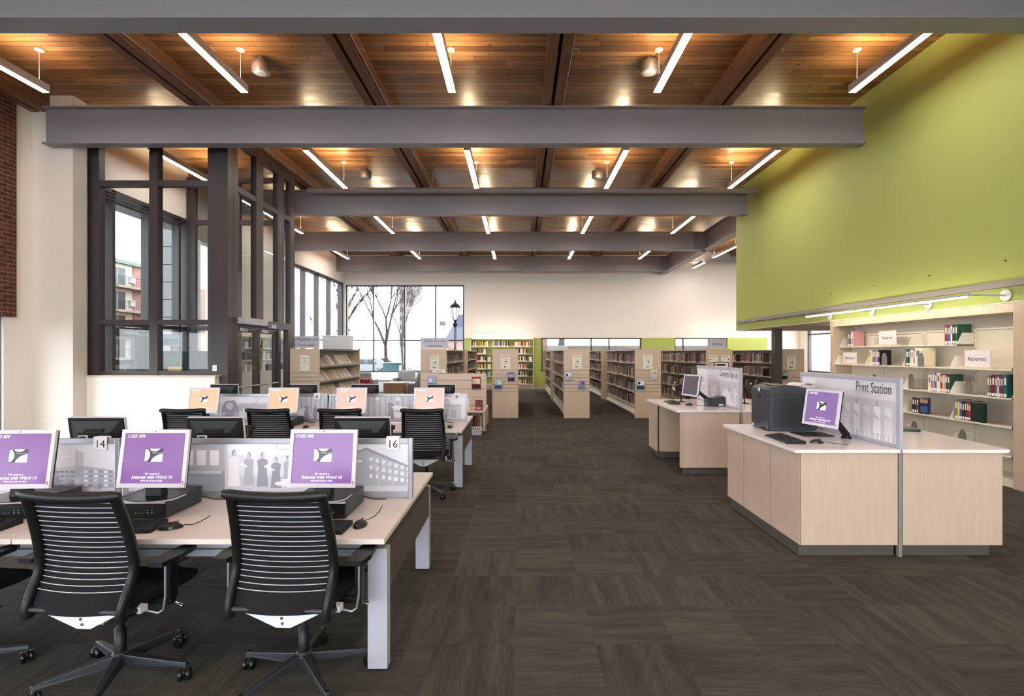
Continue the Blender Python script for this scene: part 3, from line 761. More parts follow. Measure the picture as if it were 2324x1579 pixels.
def make_desk(loc, label, photos):
    t = thing('computer_desk', label, 'desk', loc, group='double-sided computer desks')
    L, D = 1.935, 0.765
    for x0, x1 in ((-L, -0.003), (0.003, L)):
        edge = mat('desk_edge_band', (228, 215, 205), .35); b = MB(); b.box(x0, x1, -D, D, 0.707, 0.735, laminate); tp = b.build('tabletop', t, 0.002)
        MB().box(x0+.002, x1-.002, -D-.001, -D+.001, .708, .734, edge).box(x1-.001 if x1 > .1 else x0-.001, x1+.001 if x1 > .1 else x0+.001, -D, D, .708, .734, edge).build('edge_band', tp)
    for sx in (-1, 1):
        for sy in (-1, 1):
            x = sx*(L-.057); y = sy*(D-.115)
            b = MB(); b.box(x-.0525, x+.0525, y-.033, y+.033, 0.012, .655, alu_paint); lg = b.build('leg', t, 0.002)
            MB().lathe([(.022, 0), (.022, .014)], chrome, (x, y, 0), 12).build('leveling_foot', lg)
        b = MB(); x = sx*(L-.018); b.box(x-.014, x+.014, -D+.15, D-.15, .43, .655, kick); b.box(x-sx*.03-.02, x-sx*.03+.02, -D+.09, D-.09, .655, .707, kick); b.build('end_panel', t)
    for sy in (-1, 1):
        b = MB(); y = sy*(D-.22)
        for z0 in (.565, .612, .659): b.box(-L+.11, L-.11, y-.014, y+.014, z0, z0+.038, alu_paint)
        b.box(-L+.11, L-.11, y-.010, y+.010, .565, .702, kick); b.build('rail', t, 0.002)
    b = MB(); b.box(-.03, .03, -.2, .2, 0, .04, alu_paint); b.box(-.03, .03, -.05, .05, .04, .70, alu_paint); b.box(-.03, .03, -.5, .5, .66, .705, alu_paint); b.build('leg', t)
    for (x0, x1), fn in zip(((-L+.02, -.012), (.012, L-.005)), photos):
        sc_ = MB(); y0, y1 = -.014, .014
        sc_.box(x0+.03, x1-.03, y0+.001, y1-.001, 1.098, 1.134, alu); sc_.box(x0+.03, x1-.03, y0+.001, y1-.001, .745, .785, alu); sc_.box(x0, x0+.03, y0, y1, .735, 1.135, alu); sc_.box(x1-.03, x1, y0, y1, .735, 1.135, alu)
        fr = sc_.build('privacy_screen', t, 0.003)
        P = Photo(0, x1-x0-.06, 0, .313)
        P.b.box(0, x1-x0-.06, 0, .006, 0, .313, ph[0]); fn(P)
        o = P.b.build('photo_print', fr, loc=(x0+.03, -.004, .785))
    return t
DA = (-2.635, 3.485); DB = (-2.645, 7.285)
make_desk((DA[0], DA[1], 0), 'pale computer desk carrying the purple monitors, striped chairs tucked in', (photo_tower, photo_reading))
make_desk((DB[0], DB[1], 0), 'pale computer desk carrying the four peach monitors, behind the purple ones', (photo_car, photo_children))
TZ = 0.735
def num_sign(n, x, y, z, s=0.088):
    t = thing('number_sign', 'square grey number %s tag hooked over the privacy screen' % n, 'number sign', (x, y, z-.11), group='desk number tags')
    b = MB(); b.box(-s/2, s/2, -.020, -.0165, .112-s+.01, .1184, white_plastic); b.box(-s/2, s/2, -.020, .02, .1185, .122, white_plastic); b.box(-s/2, s/2, .0165, .02, .07, .1184, white_plastic); pl = b.build('plate', t, 0.001)
    MB().text(n, s*.80, ink, face_to((0, -.0206, .112-s/2+.004), (1, 0, 0), (0, 0, 1))).build('lettering', pl)
num_sign('14', wx(227, 3.465), 3.485, 1.135+.0); num_sign('16', wx(891, 3.465), 3.485, 1.135)
num_sign('6', wx(720, 7.27), 7.285, 1.135); num_sign('8', wx(1036.5, 7.27), 7.285, 1.135)

comp = make_computer(); kb = make_keyboard(); ms = make_mouse()
_used = {'c': 0, 'k': 0, 'm': 0}
def put(src, key, x, y, rz, label, group):
    if _used[key] == 0: o = src
    else: o = dup(src)
    _used[key] += 1
    o.location = (x, y, TZ); o.rotation_euler = (0, 0, R(rz)); o['label'] = label; o['group'] = group; return o
# front desk, camera side
g1 = 'monitors on the front desk'
m14 = make_monitor('purple', 'Internet with Word 14', label='purple monitor reading Word 14, half out of the picture edge', group=g1); m14.location = (-2.95, 3.10, TZ+.107); m14.rotation_euler = (0, 0, R(2))
m16 = make_monitor('purple', label='purple monitor reading Word 16 standing next to the number 14 tag', group=g1); m16.location = (-2.165, 3.12, TZ+.107); m16.rotation_euler = (0, 0, R(0))
m = dup(m16, (-1.163, 3.12, TZ+.107), R(-1), 'purple monitor reading Word 16 standing next to the number 16 tag')
for x, lb in ((-3.0, 'black desktop computer under the Word 14 monitor'), (-2.225, 'black desktop computer under the monitor by the number 14 tag'), (-1.175, 'black desktop computer under the monitor by the number 16 tag')):
    put(comp, 'c', x, 3.055, 0, lb, 'desktop computers lying under monitors')
for x, y, rz, lb in ((-3.03, 2.80, 3, 'black keyboard in front of the Word 14 monitor'), (-2.2, 2.79, 4, 'black keyboard half hidden by the chair at the number 14 side'), (-1.165, 2.79, -2, 'black keyboard in front of the monitor by the number 16 tag')):
    put(kb, 'k', x, y, rz, lb, 'keyboards on the desks')
msb = make_mouse(((0, .06, .012), (-.01, .10, .004), (-.06, .14, .004), (-.15, .18, .004)))
msb.location = (-1.915, 2.885, TZ); msb.rotation_euler = (0, 0, R(-62)); msb['label'] = 'black mouse turned sideways beside the middle front chair'; msb['group'] = 'computer mice'
for x, y, rz, lb in ((-2.685, 2.93, 10, 'black mouse beside the Word 14 keyboard, cut by the chair back'), (-0.885, 2.925, -8, 'black mouse near the free desk corner, cable running up to the screen')):
    put(ms, 'm', x, y, rz, lb, 'computer mice')
# front desk, far side (backs towards us)
mb = make_monitor('purple', lift=.105, label='', group=g1)
for i, (px, lb) in enumerate(((236, 'black back of the monitor behind the number 14 tag'), (500.5, 'black back of a monitor, the middle one behind the front privacy screen'), (828.5, 'black back of the monitor behind the number 16 tag'))):
    o = mb if i == 0 else dup(mb)
    o.location = (wx(px, 3.84), 3.80, TZ-.01+.01); o.rotation_euler = (0, 0, R(180)); o['label'] = lb; o['group'] = 'monitor backs on the front desk'
# second desk
for i, (px, kind, lb) in enumerate(((457, 'peach', 'orange-peach monitor at the wall end of the second desk'), (639, 'peach', 'peach monitor second from the wall end, beside the number 6 tag'), (795, 'pink', 'salmon pink monitor third along the second desk, between tags 6 and 8'), (972.5, 'pink', 'salmon pink monitor at the aisle end beside the number 8 tag'))):
    if i in (0, 2): src = make_monitor(kind, small=True, group='peach monitors on the second desk'); o = src
    else: o = dup(src)
    o.location = (wx(px, 6.86), 6.92, TZ+.107); o.rotation_euler = (0, 0, 0); o['label'] = lb
    put(comp, 'c', wx(px, 6.86)-.02, 6.86, 0, 'black desktop computer under the ' + ['orange-peach monitor at the wall end', 'peach monitor by the number 6 tag', 'salmon monitor between the number tags', 'salmon monitor by the number 8 tag'][i], 'desktop computers lying under monitors')
    put(kb, 'k', wx(px, 6.86)-.02, 6.60, 0, 'black keyboard in front of the ' + ['orange-peach monitor at the wall end', 'peach monitor by the number 6 tag', 'salmon monitor between the number tags', 'salmon monitor by the number 8 tag'][i], 'keyboards on the desks')
for px, lb in ((694, 'black mouse on the second desk near the number 6 tag'), (1021.5, 'black mouse on the second desk near the number 8 tag')):
    put(ms, 'm', wx(px, 6.78), 6.78, 0, lb, 'computer mice')
for px, lb in ((530.5, 'black monitor back showing above the second privacy screen in front of the entrance doors'), (705, 'black monitor back showing above the second privacy screen by the magazine rack'), (840, 'black monitor back showing above the second privacy screen before the armchairs'), (1008, 'black monitor back showing above the second privacy screen by the number 8 tag')):
    o = dup(mb); o.location = (wx(px, 7.98), 7.75, TZ); o['label'] = lb; o['group'] = 'monitor backs on the second desk'

# ================================================================== CHAIRS
PROF = [(.45, -.262), (.492, -.268), (.555, -.240), (.618, -.205), (.682, -.192), (.766, -.202), (.85, -.222), (.935, -.248), (1.03, -.282)]
HWP = [(.48, .236), (.56, .240), (.68, .241), (.85, .232), (1.03, .219)]
def interp(tab, z):
    if z <= tab[0][0]: return tab[0][1]
    for (a, p), (c, q) in zip(tab, tab[1:]):
        if z <= c: 
            s = (z-a)/(c-a); return p+(q-p)*s
    return tab[-1][1]
def make_chair():
    t = thing('office_chair', '', 'chair')
    # five-star base with casters
    base = MB()
    base.lathe([(.030, .075), (.046, .085), (.044, .135), (.030, .150)], dark_grey_plastic, n=18)
    for k in range(5):
        M = Matrix.Rotation(2*PI*k/5, 4, 'Z')
        base.add([(.03, -.026, .085), (.03, .026, .085), (.03, .022, .142), (.03, -.022, .142), (.348, -.015, .072), (.348, .015, .072), (.348, .011, .094), (.348, -.011, .094)],
                 [(0, 1, 2, 3), (4, 7, 6, 5), (0, 4, 5, 1), (1, 5, 6, 2), (2, 6, 7, 3), (3, 7, 4, 0)], dark_grey_plastic, M=M)
    bo = base.build('base', t, 0.004)
    for k in range(5):
        a = 2*PI*k/5; cst = MB()
        for s in (-1, 1): cst.lathe([(.022, -.010), (.030, -.008), (.030, .008), (.022, .010)], black_gloss, M=Matrix.Translation((0, s*.018, .030)) @ Matrix.Rotation(R(90), 4, 'X'), n=18)
        cst.lathe([(.010, 0), (.010, .07)], chrome, (0, 0, .03), 10); cst.ell((0, 0, .040), (.026, .012, .024), black_plastic, 10, 6)
        cst.build('caster', bo, loc=(.335*math.cos(a), .335*math.sin(a), 0), rz=a+1.9)
    b = MB(); b.lathe([(.027, .14), (.027, .27), (.017, .275), (.017, .42)], black_plastic, n=16); b.build('gas_lift', t)
    b = MB(); b.prism([(-.20, .405), (.12, .400), (.14, .44), (-.21, .44)], -.085, .085, black_plastic, 'x')
    b.tube([(.08, -.02, .42), (.30, .0, .415), (.345, .0, .40)], [.006, .006, .013], chrome, 8)
    b.build('tilt_mechanism', t, 0.004)
    b = MB(); b.add([(-.185, -.235, .457), (.185, -.235, .457), (.035, -.215, .377), (-.035, -.215, .377), (-.185, -.222, .457), (.185, -.222, .457), (.035, -.202, .377), (-.035, -.202, .377)],
                    [(0, 3, 2, 1), (4, 5, 6, 7), (0, 1, 5, 4), (1, 2, 6, 5), (2, 3, 7, 6), (3, 0, 4, 7)], white_plastic)
    for z in (.431, .402): b.lathe([(.007, 0), (.007, .002)], kick, M=Matrix.Translation((0.0, -.2365+(.457-z)*.25, z)) @ Matrix.Rotation(R(90), 4, 'X'), n=10)
    b.build('rear_plate', t)
    b = MB(); b.prism([(-.20, .452), (.20, .440), (.262, .452), (.268, .472), (.24, .492), (.0, .500), (-.19, .498), (-.21, .475)], -.235, .235, black_fabric, 'x'); b.build('seat', t, 0.016, 3)
    # backrest: two curved uprights, top roll, bottom bar
    b = MB()
    zs = [.447+i*(1.035-.447)/16 for i in range(17)]
    for s in (-1, 1):
        pts = [(s*interp(HWP, z), interp(PROF, z), z) for z in zs]
        b.tube(pts, 1.0, black_plastic, 12, flat=(.028, .021))
        b.tube([(s*.236, -.262, .470), (s*.238, -.20, .462), (s*.20, -.08, .455)], [.02, .02, .016], black_plastic, 10)
    b.tube([(-.23, -.266, .487), (.23, -.266, .487)], .013, dark_grey_plastic, 10)
    b.build('back_frame', t)
    b = MB()
    xs = [-.252+i*.504/14 for i in range(15)]
    b.tube([(x, -.292-.018*(1-(x/.252)**2), 1.040-.012*(1-(x/.252)**2)) for x in xs], [.013 if abs(x) > .245 else .020 for x in xs], black_plastic, 12, flat=(1.35, 1.0))
    b.build('top_roll', t)
    def by(u, z): return interp(PROF, z)+.010-(.012+.028*(1.03-z)/.55)*(1-(2*u-1)**2)
    b = MB(); b.grid(lambda u, v: ((2*u-1)*(interp(HWP, .475+.555*v)-.012), by(u, .475+.555*v), .475+.555*v), 12, 16, black_fabric); b.grid(lambda u, v: ((2*u-1)*(interp(HWP, .475+.555*v)-.012), by(u, .475+.555*v)+.012, .475+.555*v), 12, 16, black_fabric)
    b.build('back_fabric', t)
    b = MB(); wire = mat('bright_back_wire', (214, 212, 220), 0.35, 0.3)
    for i in range(18):
        z = 1.000-i*.0252; hw = interp(HWP, z)-.012
        b.tube([((2*u-1)*hw, by(u, z)-.006, z) for u in [k/10 for k in range(11)]], .0021, wire, 5, caps=False)
    b.build('back_wires', t)
    for s in (-1, 1):
        b = MB(); b.prism([(s*.295, -.16), (s*.302, -.185), (s*.372, -.185), (s*.388, -.09), (s*.370, .06), (s*.34, .105), (s*.312, .10), (s*.296, .01), (s*.290, -.08)][::s], .668, .692, black_plastic, 'z')
        ar = b.build('armrest', t, 0.008)
        b = MB(); b.box(s*.315-.018, s*.315+.018, -.08, -.02, .46, .668, black_plastic); b.box(min(s*.20, s*.33), max(s*.20, s*.33), -.07, -.03, .43, .462, black_plastic); b.build('arm_post', ar, 0.006)
        b = MB(); b.tube([(s*.335, -.115, .655), (s*.335, -.115, .50), (s*.322, -.11, .43), (s*.300, -.115, .415), (s*.262, -.13, .43), (s*.245, -.155, .448)], .006, alu, 8)
        b.box(min(s*.235, s*.268), max(s*.235, s*.268), -.19, -.145, .445, .475, silver_plastic); b.build('arm_strut', ar)
    return t
ch = make_chair(); n_ch = 0
def chair(x, y, rz, base_rz, label, group):
    global n_ch
    o = ch if n_ch == 0 else dup(ch)
    n_ch += 1
    o.location = (x, y, 0); o.rotation_euler = (0, 0, R(rz)); o['label'] = label; o['group'] = group
    child(o, 'base')[0].rotation_euler = (0, 0, R(base_rz-rz))
    return o
gA = 'striped chairs at the front desk'; gB = 'striped chairs at the second desk'; gC = 'chairs on the far side of the front desk'
chair(-1.125, 2.74, -3, 22, 'black office chair with striped back facing the monitor by the number 16 tag', gA)
chair(-2.075, 2.73, -4, 0, 'black office chair with striped back facing the monitor by the number 14 tag', gA)
chair(-3.00, 2.72, -6, 30, 'black office chair at the Word 14 monitor, only armrest and base in view', gA)
for px, rz, bz, lb in ((410, 5, 10, 'striped black chair at the wall end of the second desk'), (605, 2, 40, 'striped black chair at the peach monitor near the number 6 tag'), (769, 2, 5, 'striped black chair between the number tags, half hidden by a monitor back'), (958, 0, 25, 'striped black chair at the aisle end of the second desk, whole base in view')):
    chair(wx(px, 6.06), 6.35, rz, bz, lb, gB)
chair(-1.36, 4.38, 180, 12, 'black office chair behind the front desk, under the aisle-end monitor back', gC)
chair(-2.62, 4.38, 176, 50, 'black office chair behind the front desk, its casters showing between the two striped chairs', gC)

# ================================================================== PRINT STATION AND SIGN-UP COUNTERS
def round_poly(pts, r=0.03, n=4):
    out = []
    k = len(pts)
    for i in range(k):
        p = Vector(pts[i]); a = (Vector(pts[i-1])-p).normalized(); c = (Vector(pts[(i+1) % k])-p).normalized()
        p0 = p+a*r; p1 = p+c*r
        for j in range(n+1):
            s = j/n; out.append(tuple((p0*(1-s)+p*s)*(1-s)+(p*(1-s)+p1*s)*s))
    return out
def photo_campus(P):
    P.r(0, 1.6, 0, .50, 0)
    P.r(0, .25, .20, .50, 1); P.p([(0, .30), (.22, .34), (.22, .20), (0, .18)], 2)
    P.r(.30, .82, .0, .50, 0); P.p([(.34, .0), (.34, .24), (.42, .26), (.42, .33), (.44, .40), (.46, .33), (.49, .33), (.52, .42), (.55, .33), (.57, .20), (.62, .14), (.66, 0)], 3)
    P.r(.30, .66, .12, .14, 2); P.r(.70, 1.6, 0, .36, 2)
    for i in range(5):
        u = .80+i*.14; P.p([(u-.055, .06), (u+.055, .06), (u+.04, .20), (u+.045, .28), (u, .31), (u-.045, .28), (u-.04, .20)], 1 if i % 2 else 0); P.e(u, .325, .022, .03, 3 if i % 2 else 2)
        P.e(u-.02, .035, .014, .03, 1); P.e(u+.03, .03, .014, .03, 1)
        P.p([(u-.045, .2), (u+.02, .17), (u+.03, .2), (u-.04, .24)], 2)
def photo_room(P):
    P.r(0, 1.9, 0, .50, 0); P.r(0, .45, 0, .50, 1); P.r(.45, 1.9, .0, .35, 2)
    for i in range(4): P.r(.06, .36, .06+i*.05, .075+i*.05, 2)
    P.e(.2, .33, .14, .04, 2)
    for i in range(6): P.person(.55+i*.2, .0, .30, 0 if i % 2 else 3)
    P.p([(1.0, 0), (1.1, .2), (1.3, .24), (1.5, 0)], 1)
def counter(name_label, x0, x1, x2, ya, yb, text, photo, knee=False, skew=0.0, cat='counter', txs=.105, group='service counters'):
    """maple counter: left unit x0..x1, glass-like sign screen at x1, second unit x1..x2; ya front"""
    t = thing('service_counter', name_label, cat, (x0, ya, 0), group=group)
    X1, X2, D = x1-x0, x2-x0, yb-ya
    gap = .022
    # bodies
    b = MB()
    if not knee:
        b.box(0.0, X1-gap, 0, D, .10, .865, maple)
        b.box(-.001, .0, .34*D, .34*D+.003, .10, .865, ink); b.box(-.001, .0, .72*D, .72*D+.003, .10, .865, ink)
        b.box(.004, .008, -.001, 0, .10, .865, ink)
    else:
        b.box(0, X1-gap, 0, .03, .10, .865, maple); b.box(0, X1-gap, D*.68, D, .10, .865, maple); b.box(.45, X1-gap, .03, D*.68, .10, .865, maple)
        b.box(.0, .02, D*.68-.012, D*.68, .10, .865, ink)
        b.box(.02, .024, -.001, 0, .10, .865, ink)
    b.build('body', t, 0.002)
    b = MB()
    q = [(X1+gap, 0), (X2, 0), (X2+skew, D), (X1+gap, D)]
    b.prism(q, .10, .865, maple, 'z'); b.build('body', t, 0.002)
    b = MB()
    if knee: b.box(.05, X1-.025, D*.68+.04, D-.05, 0, .10, kick); b.box(.05, X1-.025, .045, .09, 0, .10, kick); b.box(.47, X1-.025, .09, D*.68+.04, 0, .10, kick)
    else: b.box(.012, X1-.025, .045, D-.05, 0, .10, kick)
    b.box(X1+.025, X2-.07, .045, D-.05, 0, .10, kick); b.build('kick_plate', t)
    b = MB(); b.box(.01, X1-gap, .01, D-.01, .865, .872, ink); b.prism(round_poly([(-.05, -.025), (X1-gap*.4, -.025), (X1-gap*.4, D+.02), (-.05, D+.02)], .02), .872, .90, quartz, 'z'); b.build('countertop', t, 0.003)
    b = MB(); b.prism(round_poly([(X1+gap*.4, -.025), (X2+.05, -.025), (X2+.05+skew, D+.02), (X1+gap*.4, D+.02)], .03), .872, .90, quartz, 'z'); b.build('countertop', t, 0.003)
    # sign screen running front to back
    b = MB(); y0, y1, zt = -.015, D+.02, 1.49
    b.box(X1-.015, X1+.015, y0, y0+.045, 0.90, zt, alu_paint); b.box(X1-.014, X1+.014, y0+.012, y0+.05, 0.0, .8995, mat('grey_post', (150, 142, 138), .45, .3)); b.box(X1-.016, X1+.016, y1-.035, y1, .90, zt, alu_paint)
    b.box(X1-.015, X1+.015, y0+.045, y1-.035, zt-.04, zt-.001, alu_paint); b.box(X1-.015, X1+.015, y0+.045, y1-.035, .901, .93, alu_paint)
    fr = b.build('sign_screen', t, 0.003)
    L = y1-y0-.08
    P = Photo(0, L, 0, .52); P.b.box(0, L, 0, .006, 0, .52, ph[0]); photo(P)
    # local x of the print runs from the far end to the near end
    o = P.b.build('photo_print', fr); o.location = (X1-.006, y1-.035, .93); o.rotation_euler = (0, 0, R(-90))
    b = MB(); b.text(text, txs, ink, face_to((X1-.0125, y0+.10, zt-.105), (0, -1, 0), (0, 0, 1)) @ Matrix.Diagonal((.70, 1, 1, 1)), bold=-0.001, align='RIGHT'); b.build('lettering', fr)
    return t
counter('maple service counter with white top and screen reading Print Station', 2.34, 3.178, 4.03, 4.37, 5.88, 'Print Station', photo_campus, skew=.14, txs=.135)
counter('maple counter with open knee space and screen reading Computer Sign Up', 2.25, 3.10, 4.0, 7.32, 9.08, 'Computer Sign Up', photo_room, knee=True, txs=.125)
# ---- laser printer: front panel faces -x
t = thing('laser_printer', 'large graphite laser printer on the Print Station counter', 'printer', (2.56, 5.36, .90))
b = MB(); b.prism([(0.0, .02), (.015, .006), (.47, .006), (.49, .03), (.49, .40), (.46, .435), (.34, .43), (.30, .462), (.15, .475), (.02, .448), (0, .43)], 0, .40, printer_grey, 'y'); b.build('body', t, 0.012, 3)
b = MB(); b.box(-.012, .012, .012, .388, .045, .395, printer_grey); b.box(-.013, -.011, .012, .388, .118, .121, ink); b.box(-.013, -.011, .012, .388, .385, .388, ink)
b.box(-.018, .0, .17, .23, .33, .36, ink); b.build('front_door', t, 0.008)
b = MB(); b.box(-.010, .01, .02, .38, .008, .045, printer_grey); b.box(-.016, -.008, .07, .17, .012, .034, ink); b.build('paper_tray', t, 0.004)
b = MB(); b.lathe([(.022, 0), (.020, .004)], silver_plastic, M=Matrix.Translation((-.013, .20, .415)) @ Matrix.Rotation(R(-90), 4, 'Y'), n=20); b.build('badge', t)
b = MB(); b.box(.08, .20, .10, .28, .466, .474, mat('printer_panel', (150, 140, 118), .4), Matrix.Rotation(0, 4, 'X')); b.build('control_panel', t, 0.002)
b = MB(); b.box(.05, .455, -.006, .002, .05, .385, mat('printer_side', (32, 35, 42), .5)); b.box(.33, .44, -.008, -.004, .30, .345, ink); b.build('side_panel', t, 0.003)
b = MB(); b.box(0.02, .03, .36, .40, .10, .11, black_plastic); b.box(-.0165, -.012, .33, .36, .02, .045, silver_plastic); b.build('sticker', t)
b = MB(); b.grid(lambda u, v: (.33+.15*u, .06+.28*v, .447+.028*math.sin(PI*u*.9)+.010*u), 8, 2, paper); b.grid(lambda u, v: (.33+.15*u, .06+.28*v, .443+.028*math.sin(PI*u*.9)+.010*u), 8, 2, paper)
o = b.build('paper_sheet', None, loc=(2.56, 5.36, .905)); tag(o, 'curled white sheet of paper lying in the output tray of the graphite printer', 'paper')
# ---- monitors on arms
def arm_monitor(kind, x, y, rz, label, px, py, word='Internet with Word 16'):
    t = make_monitor(kind, word=word, stand=False, label=label, group='monitors on the service counters')
    t.location = (x, y, .90+.06); t.rotation_euler = (0, 0, R(rz))
    M = Matrix.Rotation(R(-rz), 4, 'Z')
    def loc(p): return tuple(M @ (Vector(p)-Vector((x, y, .96))))
    b = MB(); b.tube([loc((x+.075, y+.01, 1.13)), loc((x+.14, y+.02, 1.07)), loc((px, py, .935))], [.020, .026, .034], black_plastic, 8); b.build('monitor_arm', t)
    b = MB(); b.lathe([(.045, 0), (.045, .012), (.034, .03), (.03, .04)], black_plastic, loc((px, py, .90)), 16); b.build('arm_base', t)
    return t
arm_monitor('violet_dim', 2.80, 4.84, -76, 'tilted purple monitor on a black arm at the Print Station screen', 3.07, 4.92)
arm_monitor('off', 2.71, 8.24, -72, 'silver monitor with a dark screen on the Computer Sign Up counter', 3.0, 8.2)
b = MB(); b.box(2.72, 3.02, 5.02, 5.26, .90, .912, black_gloss); tag(b.build('document_tray', bevel=.004), 'flat black tray on the Print Station counter behind the mouse', 'tray')
for x, y, rz, lb in ((2.36, 4.83, -92, 'black keyboard with pale legends on the Print Station counter'), (2.37, 8.42, -95, 'black keyboard at the edge of the Computer Sign Up counter')):
    o = dup(kb); o.location = (x, y, .90); o.rotation_euler = (0, 0, R(rz)); o['label'] = lb; o['group'] = 'keyboards on the counters'
ms2 = make_mouse(((0, .06, .012), (.02, .12, .004), (.06, .17, .004), (.13, .20, .006)))
for i, (x, y, rz, lb) in enumerate(((2.645, 4.66, -90, 'black mouse on the Print Station counter in front of the purple monitor'), (2.60, 8.02, -90, 'black mouse on the Computer Sign Up counter'))):
    o = ms2 if i == 0 else dup(ms2); o.location = (x, y, .90); o.rotation_euler = (0, 0, R(rz)); o['label'] = lb; o['group'] = 'mice on the counters'
# receipt printer
t = thing('receipt_printer', 'small charcoal receipt printer below the Computer Sign Up screen', 'printer', (2.83, 7.84, .90))
b = MB(); b.prism([(0, 0), (.25, 0), (.262, .03), (.262, .115), (.245, .148), (.20, .152), (.12, .128), (0.0, .10), (-.008, .06)], 0, .17, dark_grey_plastic, 'y'); b.build('body', t, .010, 3)
b = MB(); b.box(.02, .08, .03, .14, .112, .120, ink); b.build('paper_slot', t); b = MB(); b.box(.16, .225, -.002, .004, .015, .04, silver_plastic); b.build('sticker', t)
b = MB(); b.tube([(.25, .1, .03), (.29, .1, .035), (.31, .14, .004)], .005, black_plastic, 6); b.build('cable', t)
def scanner(x, y, s, label, group='barcode scanners on stands'):
    t = thing('barcode_scanner', label, 'scanner', (x, y, .90), group=group)
    b = MB(); b.lathe([(.075, 0), (.07, .008), (.02, .018), (.012, .03)], dark_grey_plastic, n=20); b.build('foot', t)
    b = MB(); b.tube([(0, 0, .02), (0.01*s, 0, .14), (0, 0, .23)], [.012, .010, .016], black_plastic, 8); b.build('stem', t)
    b = MB(); b.tube([(.10*s, 0, .27), (.0, 0, .262), (-.06*s, 0, .25), (-.115*s, 0, .215)], [.022, .026, .034, .040], black_gloss, 12); b.tube([(-.112*s, 0, .217), (-.122*s, 0, .21)], [.041, .037], silver_plastic, 12)
    b.ell((-.10*s, 0, .315), (.010, .014, .016), white_plastic); b.build('head', t)
scanner(2.66, 8.62, 1, 'grey barcode scanner on a stem beside the sleeping sign-up monitor')
scanner(3.57, 8.30, -1, 'black barcode scanner on a stem behind the Computer Sign Up screen')
b = MB(); b.prism(round_poly([(3.84, 5.36), (4.08, 5.30), (4.13, 5.52), (3.90, 5.58)], .05), .90, .925, black_gloss, 'z'); tag(b.build('desk_phone', bevel=.006), 'flat black device lying at the back of the Print Station counter', 'device')

# ================================================================== BOOKS
BC = {k: mat('book_' + k, v, .55, spec=.3) for k, v in {
    'white': (228, 224, 218), 'cream': (224, 208, 178), 'red': (160, 40, 38), 'maroon': (106, 32, 42), 'navy': (36, 46, 84), 'blue': (66, 92, 158), 'teal': (40, 96, 98),
    'green': (46, 84, 60), 'dark green': (26, 46, 36), 'black': (28, 26, 32), 'grey': (128, 124, 124), 'purple': (104, 82, 142), 'lavender': (186, 160, 202), 'yellow': (226, 200, 50),
    'orange': (206, 112, 52), 'brown': (104, 74, 58), 'tan': (178, 150, 118), 'pink': (206, 150, 150), 'pale blue': (150, 172, 196), 'olive': (120, 122, 70)}.items()}
pages = mat('book_pages', (232, 224, 206), .8)
def book_mb(b, x0, y0, z0, dx, th, h, c, face='-x', lab=True, lean=0.0):
    """spine on the low side of the facing axis. face -x: thickness along y; face -y: thickness along x; face +x likewise"""
    if face in ('-x', '+x'):
        s = -1 if face == '-x' else 1
        M = Matrix.Translation((x0, y0, z0)) @ Matrix.Rotation(lean, 4, 'X')
        a, e = (0, dx) if s < 0 else (-dx, 0)
        b.box(a, e, 0, th, 0, h, c, M); b.box(a+.003, e-.003 if s > 0 else e+.001, .003, th-.003, h-.004, h+.0006, pages, M)
        if lab and th > .012: 
            u = a if s < 0 else e; b.box(min(u, u+s*.0008), max(u, u+s*.0008), th*.14, th*.86, .012, .050, paper, M)
            b.box(min(u, u+s*.0006), max(u, u+s*.0006), th*.25, th*.75, h*.55, h*.86, pages if c not in (BC['white'], BC['cream']) else grey_ink, M)
    else:
        M = Matrix.Translation((x0, y0, z0)) @ Matrix.Rotation(lean, 4, 'Y')
        b.box(0, th, 0, dx, 0, h, c, M); b.box(.003, th-.003, .003, dx+.0006, h-.004, h+.0006, pages, M)
        if lab: b.box(th*.15, th*.85, -.0008, 0, .012, .05, paper, M)
n_books = 0
_bl = set()
def book(x, y, z, dx, th, h, col, label, group, face='-x', lab=True, lean=0.0, cover=None):
    global n_books
    b = MB(); book_mb(b, 0, 0, 0, dx, th, h, BC[col], face, lab, lean)
    if cover: cover(b, dx, th, h)
    o = b.build('book', loc=(x, y, z)); n_books += 1
    assert label not in _bl, label
    _bl.add(label)
    tag(o, label, 'book', group); return o
ORD = ['first', 'second', 'third', 'fourth', 'fifth', 'sixth', 'seventh', 'eighth', 'ninth', 'tenth', 'eleventh', 'twelfth', 'thirteenth', 'fourteenth', 'fifteenth', 'sixteenth', 'seventeenth', 'eighteenth', 'nineteenth', 'twentieth']

# ---- wall bookcase with the reserves (front x = 6.2, y 6.5 .. 10.46)
t = thing('reserve_bookcase', 'cream wall bookcase with Reserves signs in a maple surround beneath the green wall', 'bookcase', (6.2, 6.40, 0))
X0, Y0 = 0.0, 0.0
b = MB(); b.box(-.02, .40, 0, .16, 0, 2.33, maple_dark); b.build('side_panel', t, .003)
b = MB(); b.box(-.02, .40, 3.92, 4.02, 0, 2.33, maple_dark); b.build('side_panel', t, .003)
b = MB(); b.box(-.02, .40, .16, 3.92, 2.215, 2.33, maple_x); b.build('top_rail', t, .003)
b = MB(); b.box(.39, .405, .16, 3.92, 0, 2.215, cream_steel); b.build('back_panel', t)
SEC = [.20, 1.15, 2.09, 3.01, 3.92]
for y in SEC:
    b = MB(); b.box(.355, .39, y-.025, y+.025, 0, 2.12, cream_steel)
    for k in range(28): b.box(.3535, .355, y-.010, y-.005, .10+k*.072, .13+k*.072, kick)
    b.build('upright', t)
b = MB(); b.box(.36, .39, .16, 3.92, 2.03, 2.12, cream_steel); b.build('back_rail', t)
b = MB(); b.box(.02, .39, .16, 3.92, 0.0, .10, cream_steel); b.build('base_shelf', t)
